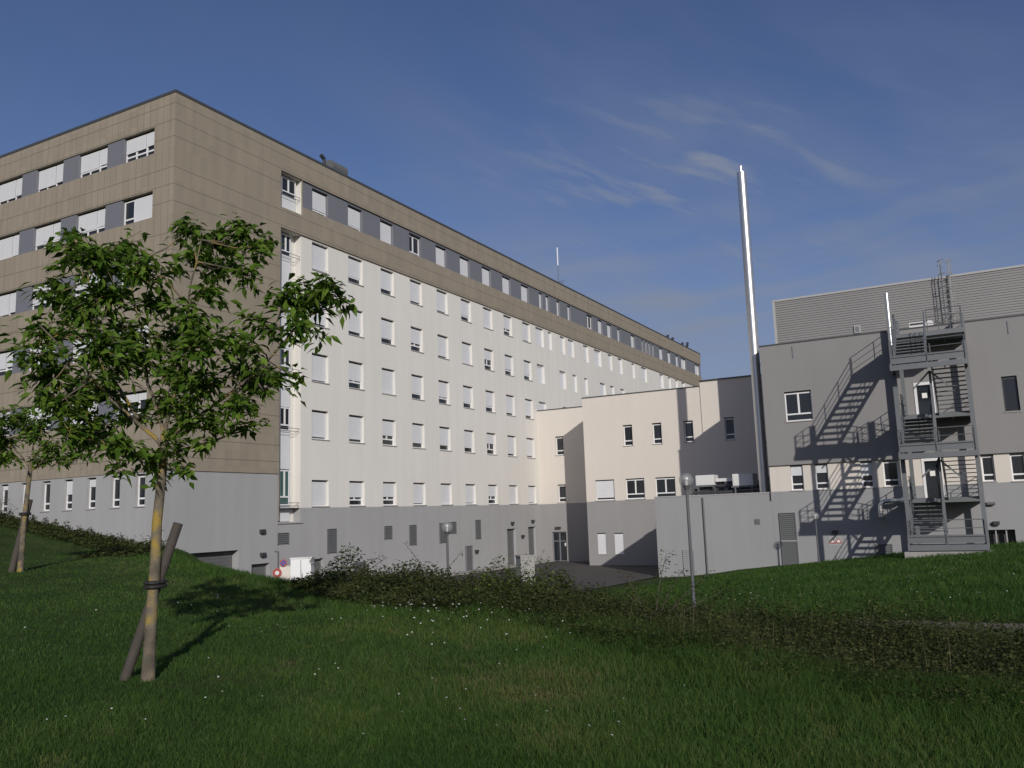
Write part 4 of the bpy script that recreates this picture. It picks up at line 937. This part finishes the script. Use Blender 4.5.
def bank(name, pts, n, lo, hi, hfun, size, label, cat):
    x, y, s, o = along(pts, n, lo, hi)
    hh = hfun(x, y, s, (o-lo)/(hi-lo)); z = ground_z(x, y)+hh*np.sqrt(rng.random(n))
    D = rng.normal(0, 1, (n,3)); D[:,2] = np.abs(D[:,2])*.4; D /= np.linalg.norm(D,axis=1)[:,None]
    dist = np.hypot(x-CAM.x, y-CAM.y); sz = size*np.clip(dist/12, .8, 2.2)*rng.uniform(.5,1.3,n)
    t = np.clip(.4+.3*vnoise(x, y, 1.2, 9)+rng.normal(0,.2,n), 0, 1)
    return tag(leaf_cloud(name, np.stack([x,y,z],1), D, sz, sz*.6, .15, M['bramble'], None, t), label, cat, kind='stuff')
BR = [(18.3,-10.7),(19.2,-11.1),(20.7,-12.1),(23.9,-13.4),(26.4,-14.4),(28.2,-15.9),(29.2,-16.6),(30.8,-17.6),(32.1,-18.05),(36,-19)]
bank('brambles', BR, 170000, -.9, 4.6, lambda x, y, s, o: np.clip((.36+.34*vnoise(x, y, 1.3, 5)+.18*vnoise(x,y,.45,6)+.20*np.exp(-((s-.2)/.18)**2)+.16*np.clip(s*2-1,0,1)), .05, 2)*np.clip(np.sin(np.pi*np.clip(o*.8+.07,0,1)),0,1)**.9+.02+clumps(s, o), .047, 'tangled dark bramble thicket filling the dip between the two lawns', 'brambles')
bank('wall_weeds', [(-16,-.35),(-6,-.35),(0.3,-.6),(5,-5.2)], 16000, -1.9, .5, lambda x, y, s, o: (.08+.34*np.clip(vnoise(x, y, .8, 8)+.15,0,1)+.12*np.clip(vnoise(x,y,.3,18),0,1))*(.35+.65*o), .055, 'dark weeds growing along the foot of the tan block', 'weeds')
# rank grass standing in and in front of the thicket
def rank(n):
    x, y, s, o_ = along(BR, n, -.5, 5.0)
    o = blades('rank_grass', x, y, (.15+.22*np.clip(vnoise(x,y,1.3,12)+.5,0,1.4)+.22*np.clip((o_-2.2)/2,0,1)*np.clip(s*1.6-.4,0,1))*rng.uniform(.5,1.4,n), .005*np.clip(np.hypot(x-CAM.x,y-CAM.y)/8,1,4), rng.uniform(.15,.7,n), np.clip(rng.normal(.5,.25,n),0,1))
    o.data.materials[0] = M['rank']; tag(o, 'tall olive green grass growing through and around the brambles', 'tall grass', kind='stuff')
M['rank'] = foliage_mat('rank_grass_blade', (.024,.042,.010), (.085,.092,.032), .25)
rank(48000)
# upright dry stems in the thicket
x, y, s, o_ = along(BR, 700, .3, 4.2); b = MB()
x2, y2 = x, y; hs_ = rng.uniform(.2, .75, len(x))
V = []; F = []
h = hs_; z = ground_z(x, y)
lean = rng.normal(0, .22, (len(x),2)); wd = .006*np.clip(np.hypot(x-CAM.x,y-CAM.y)/10, .8, 3)
P0 = np.stack([x,y,z],1); P1 = P0+np.stack([lean[:,0]*h, lean[:,1]*h, h],1)
sd_ = RT[None]*wd[:,None]; fd_ = FW[None]*wd[:,None]
V = np.stack([P0-sd_, P0+sd_, P0+fd_, P1],1).reshape(-1,3); k = np.arange(len(x))*4
F = np.concatenate([np.stack([k,k+1,k+3],1), np.stack([k+1,k+2,k+3],1), np.stack([k+2,k,k+3],1)])
M['straw'] = mat('dry_straw', (.14,.115,.06), .9)
tag(raw('dry_stems', V, F, M['straw']), 'dry upright grass stems poking out of the brambles', 'dry grass', kind='stuff')

def shrub(name, label, cat, x, y, stems, leaf, n, seed, mt='bramble', spread=.12, grp=None):
    r = np.random.default_rng(seed); z0 = bz(x, y)-.03; base = np.array([x,y,z0]); t_ = thing(name, label, cat, tuple(base), grp)
    b = MB(); Cs = []; Ds = []
    for (dx, dy, h, bend) in stems:
        pts = [base+RT*(dx*s+bend*s*s)+FW*dy*s+np.array([0,0,h*s-.12*abs(bend)*s**3]) for s in np.linspace(0,1,7)]
        b.tube(pts, list(np.linspace(.010 if leaf < .07 else .016,.004,7)), 6)
        m_ = int(n*h); s = r.uniform(.15,1.02,m_)*6; i = np.clip(s.astype(int),0,5); f = (s-i)[:,None]; P = np.array(pts)
        c = P[i]*(1-f)+P[i+1]*f
        d = r.normal(0,1,(m_,3)); d /= np.linalg.norm(d,axis=1)[:,None]; Cs.append(c+d*spread*r.random((m_,1))); d[:,2] = d[:,2]*.4; Ds.append(d/np.linalg.norm(d,axis=1)[:,None])
    build('stem', b, M['wood'], t_); Cs = np.concatenate(Cs); Ds = np.concatenate(Ds); k = len(Cs)
    leaf_cloud('leaves', Cs, Ds, leaf*r.uniform(.6,1.2,k), leaf*.5*r.uniform(.7,1.2,k), .15, M[mt], t_, r.random(k))
def at(px, dpt):   # (metres to the right of the view axis, metres ahead) -> plan position
    p = np.array([CAM.x, CAM.y, 0])+RT*px+FW*dpt; return p[0], p[1]
shrub('sapling', 'thin bare sapling with two arching shoots rising from the brambles', 'sapling', 22.5, -12.2, [(-.1,0,1.3,-.45),(.08,.05,1.1,.5),(.05,-.1,.7,.15)], .06, 22, 21, spread=.05)
shrub('shrub', 'bright green leafy shrub in the brambles before the concrete gate pillar', 'shrub', 24.7, -12.9, [(-.3,0,.85,-.2),(.1,.1,1.0,.1),(.4,0,.8,.2),(-.1,.3,.9,0),(.25,-.2,.75,.3),(-.5,.1,.7,-.3)], .055, 230, 22, 'leaf', .22)
shrub('shrub', 'tall ragged weed plant in the brambles left of the nearest globe lamp', 'shrub', 27.75, -14.5, [(-.2,0,1.0,-.2),(.1,.1,1.2,.15),(.4,0,.95,.4),(.2,.2,1.0,.3),(-.1,-.1,.75,-.3),(.5,.1,.7,.5)], .05, 170, 23, 'bramble', .12)
shrub('shrub', 'low twiggy shrub at the left end of the brambles near the white cabinet', 'shrub', 18.6, -10.2, [(-.4,0,.9,-.4),(.1,.1,1.1,.1),(.4,0,.9,.5),(.7,0,.8,.3)], .07, 70, 24, 'bramble', .16)
shrub('shrub', 'thin spiky shrub growing by the tan corner behind the foreground stake', 'shrub', 3.2, -3.0, [(-.3,0,.8,-.3),(.1,.1,1.0,.1),(.4,0,.8,.4)], .08, 50, 25, 'leaf', .14)
shrub('shrub', 'small weed sprouting by the glazed door at the yard corner', 'shrub', 1.0, 34.5, [(-.2,0,.9,-.3),(.1,0,1.1,.3)], .12, 30, 26, 'leaf', .12)
shrub('shrub', 'grey green bush against the wall at the far left edge', 'shrub', -10.8, -1.2, [(-.4,0,1.1,-.3),(0,.1,1.3,0),(.4,0,1.0,.3),(.2,.2,1.1,.2)], .09, 90, 27, 'bramble', .25)
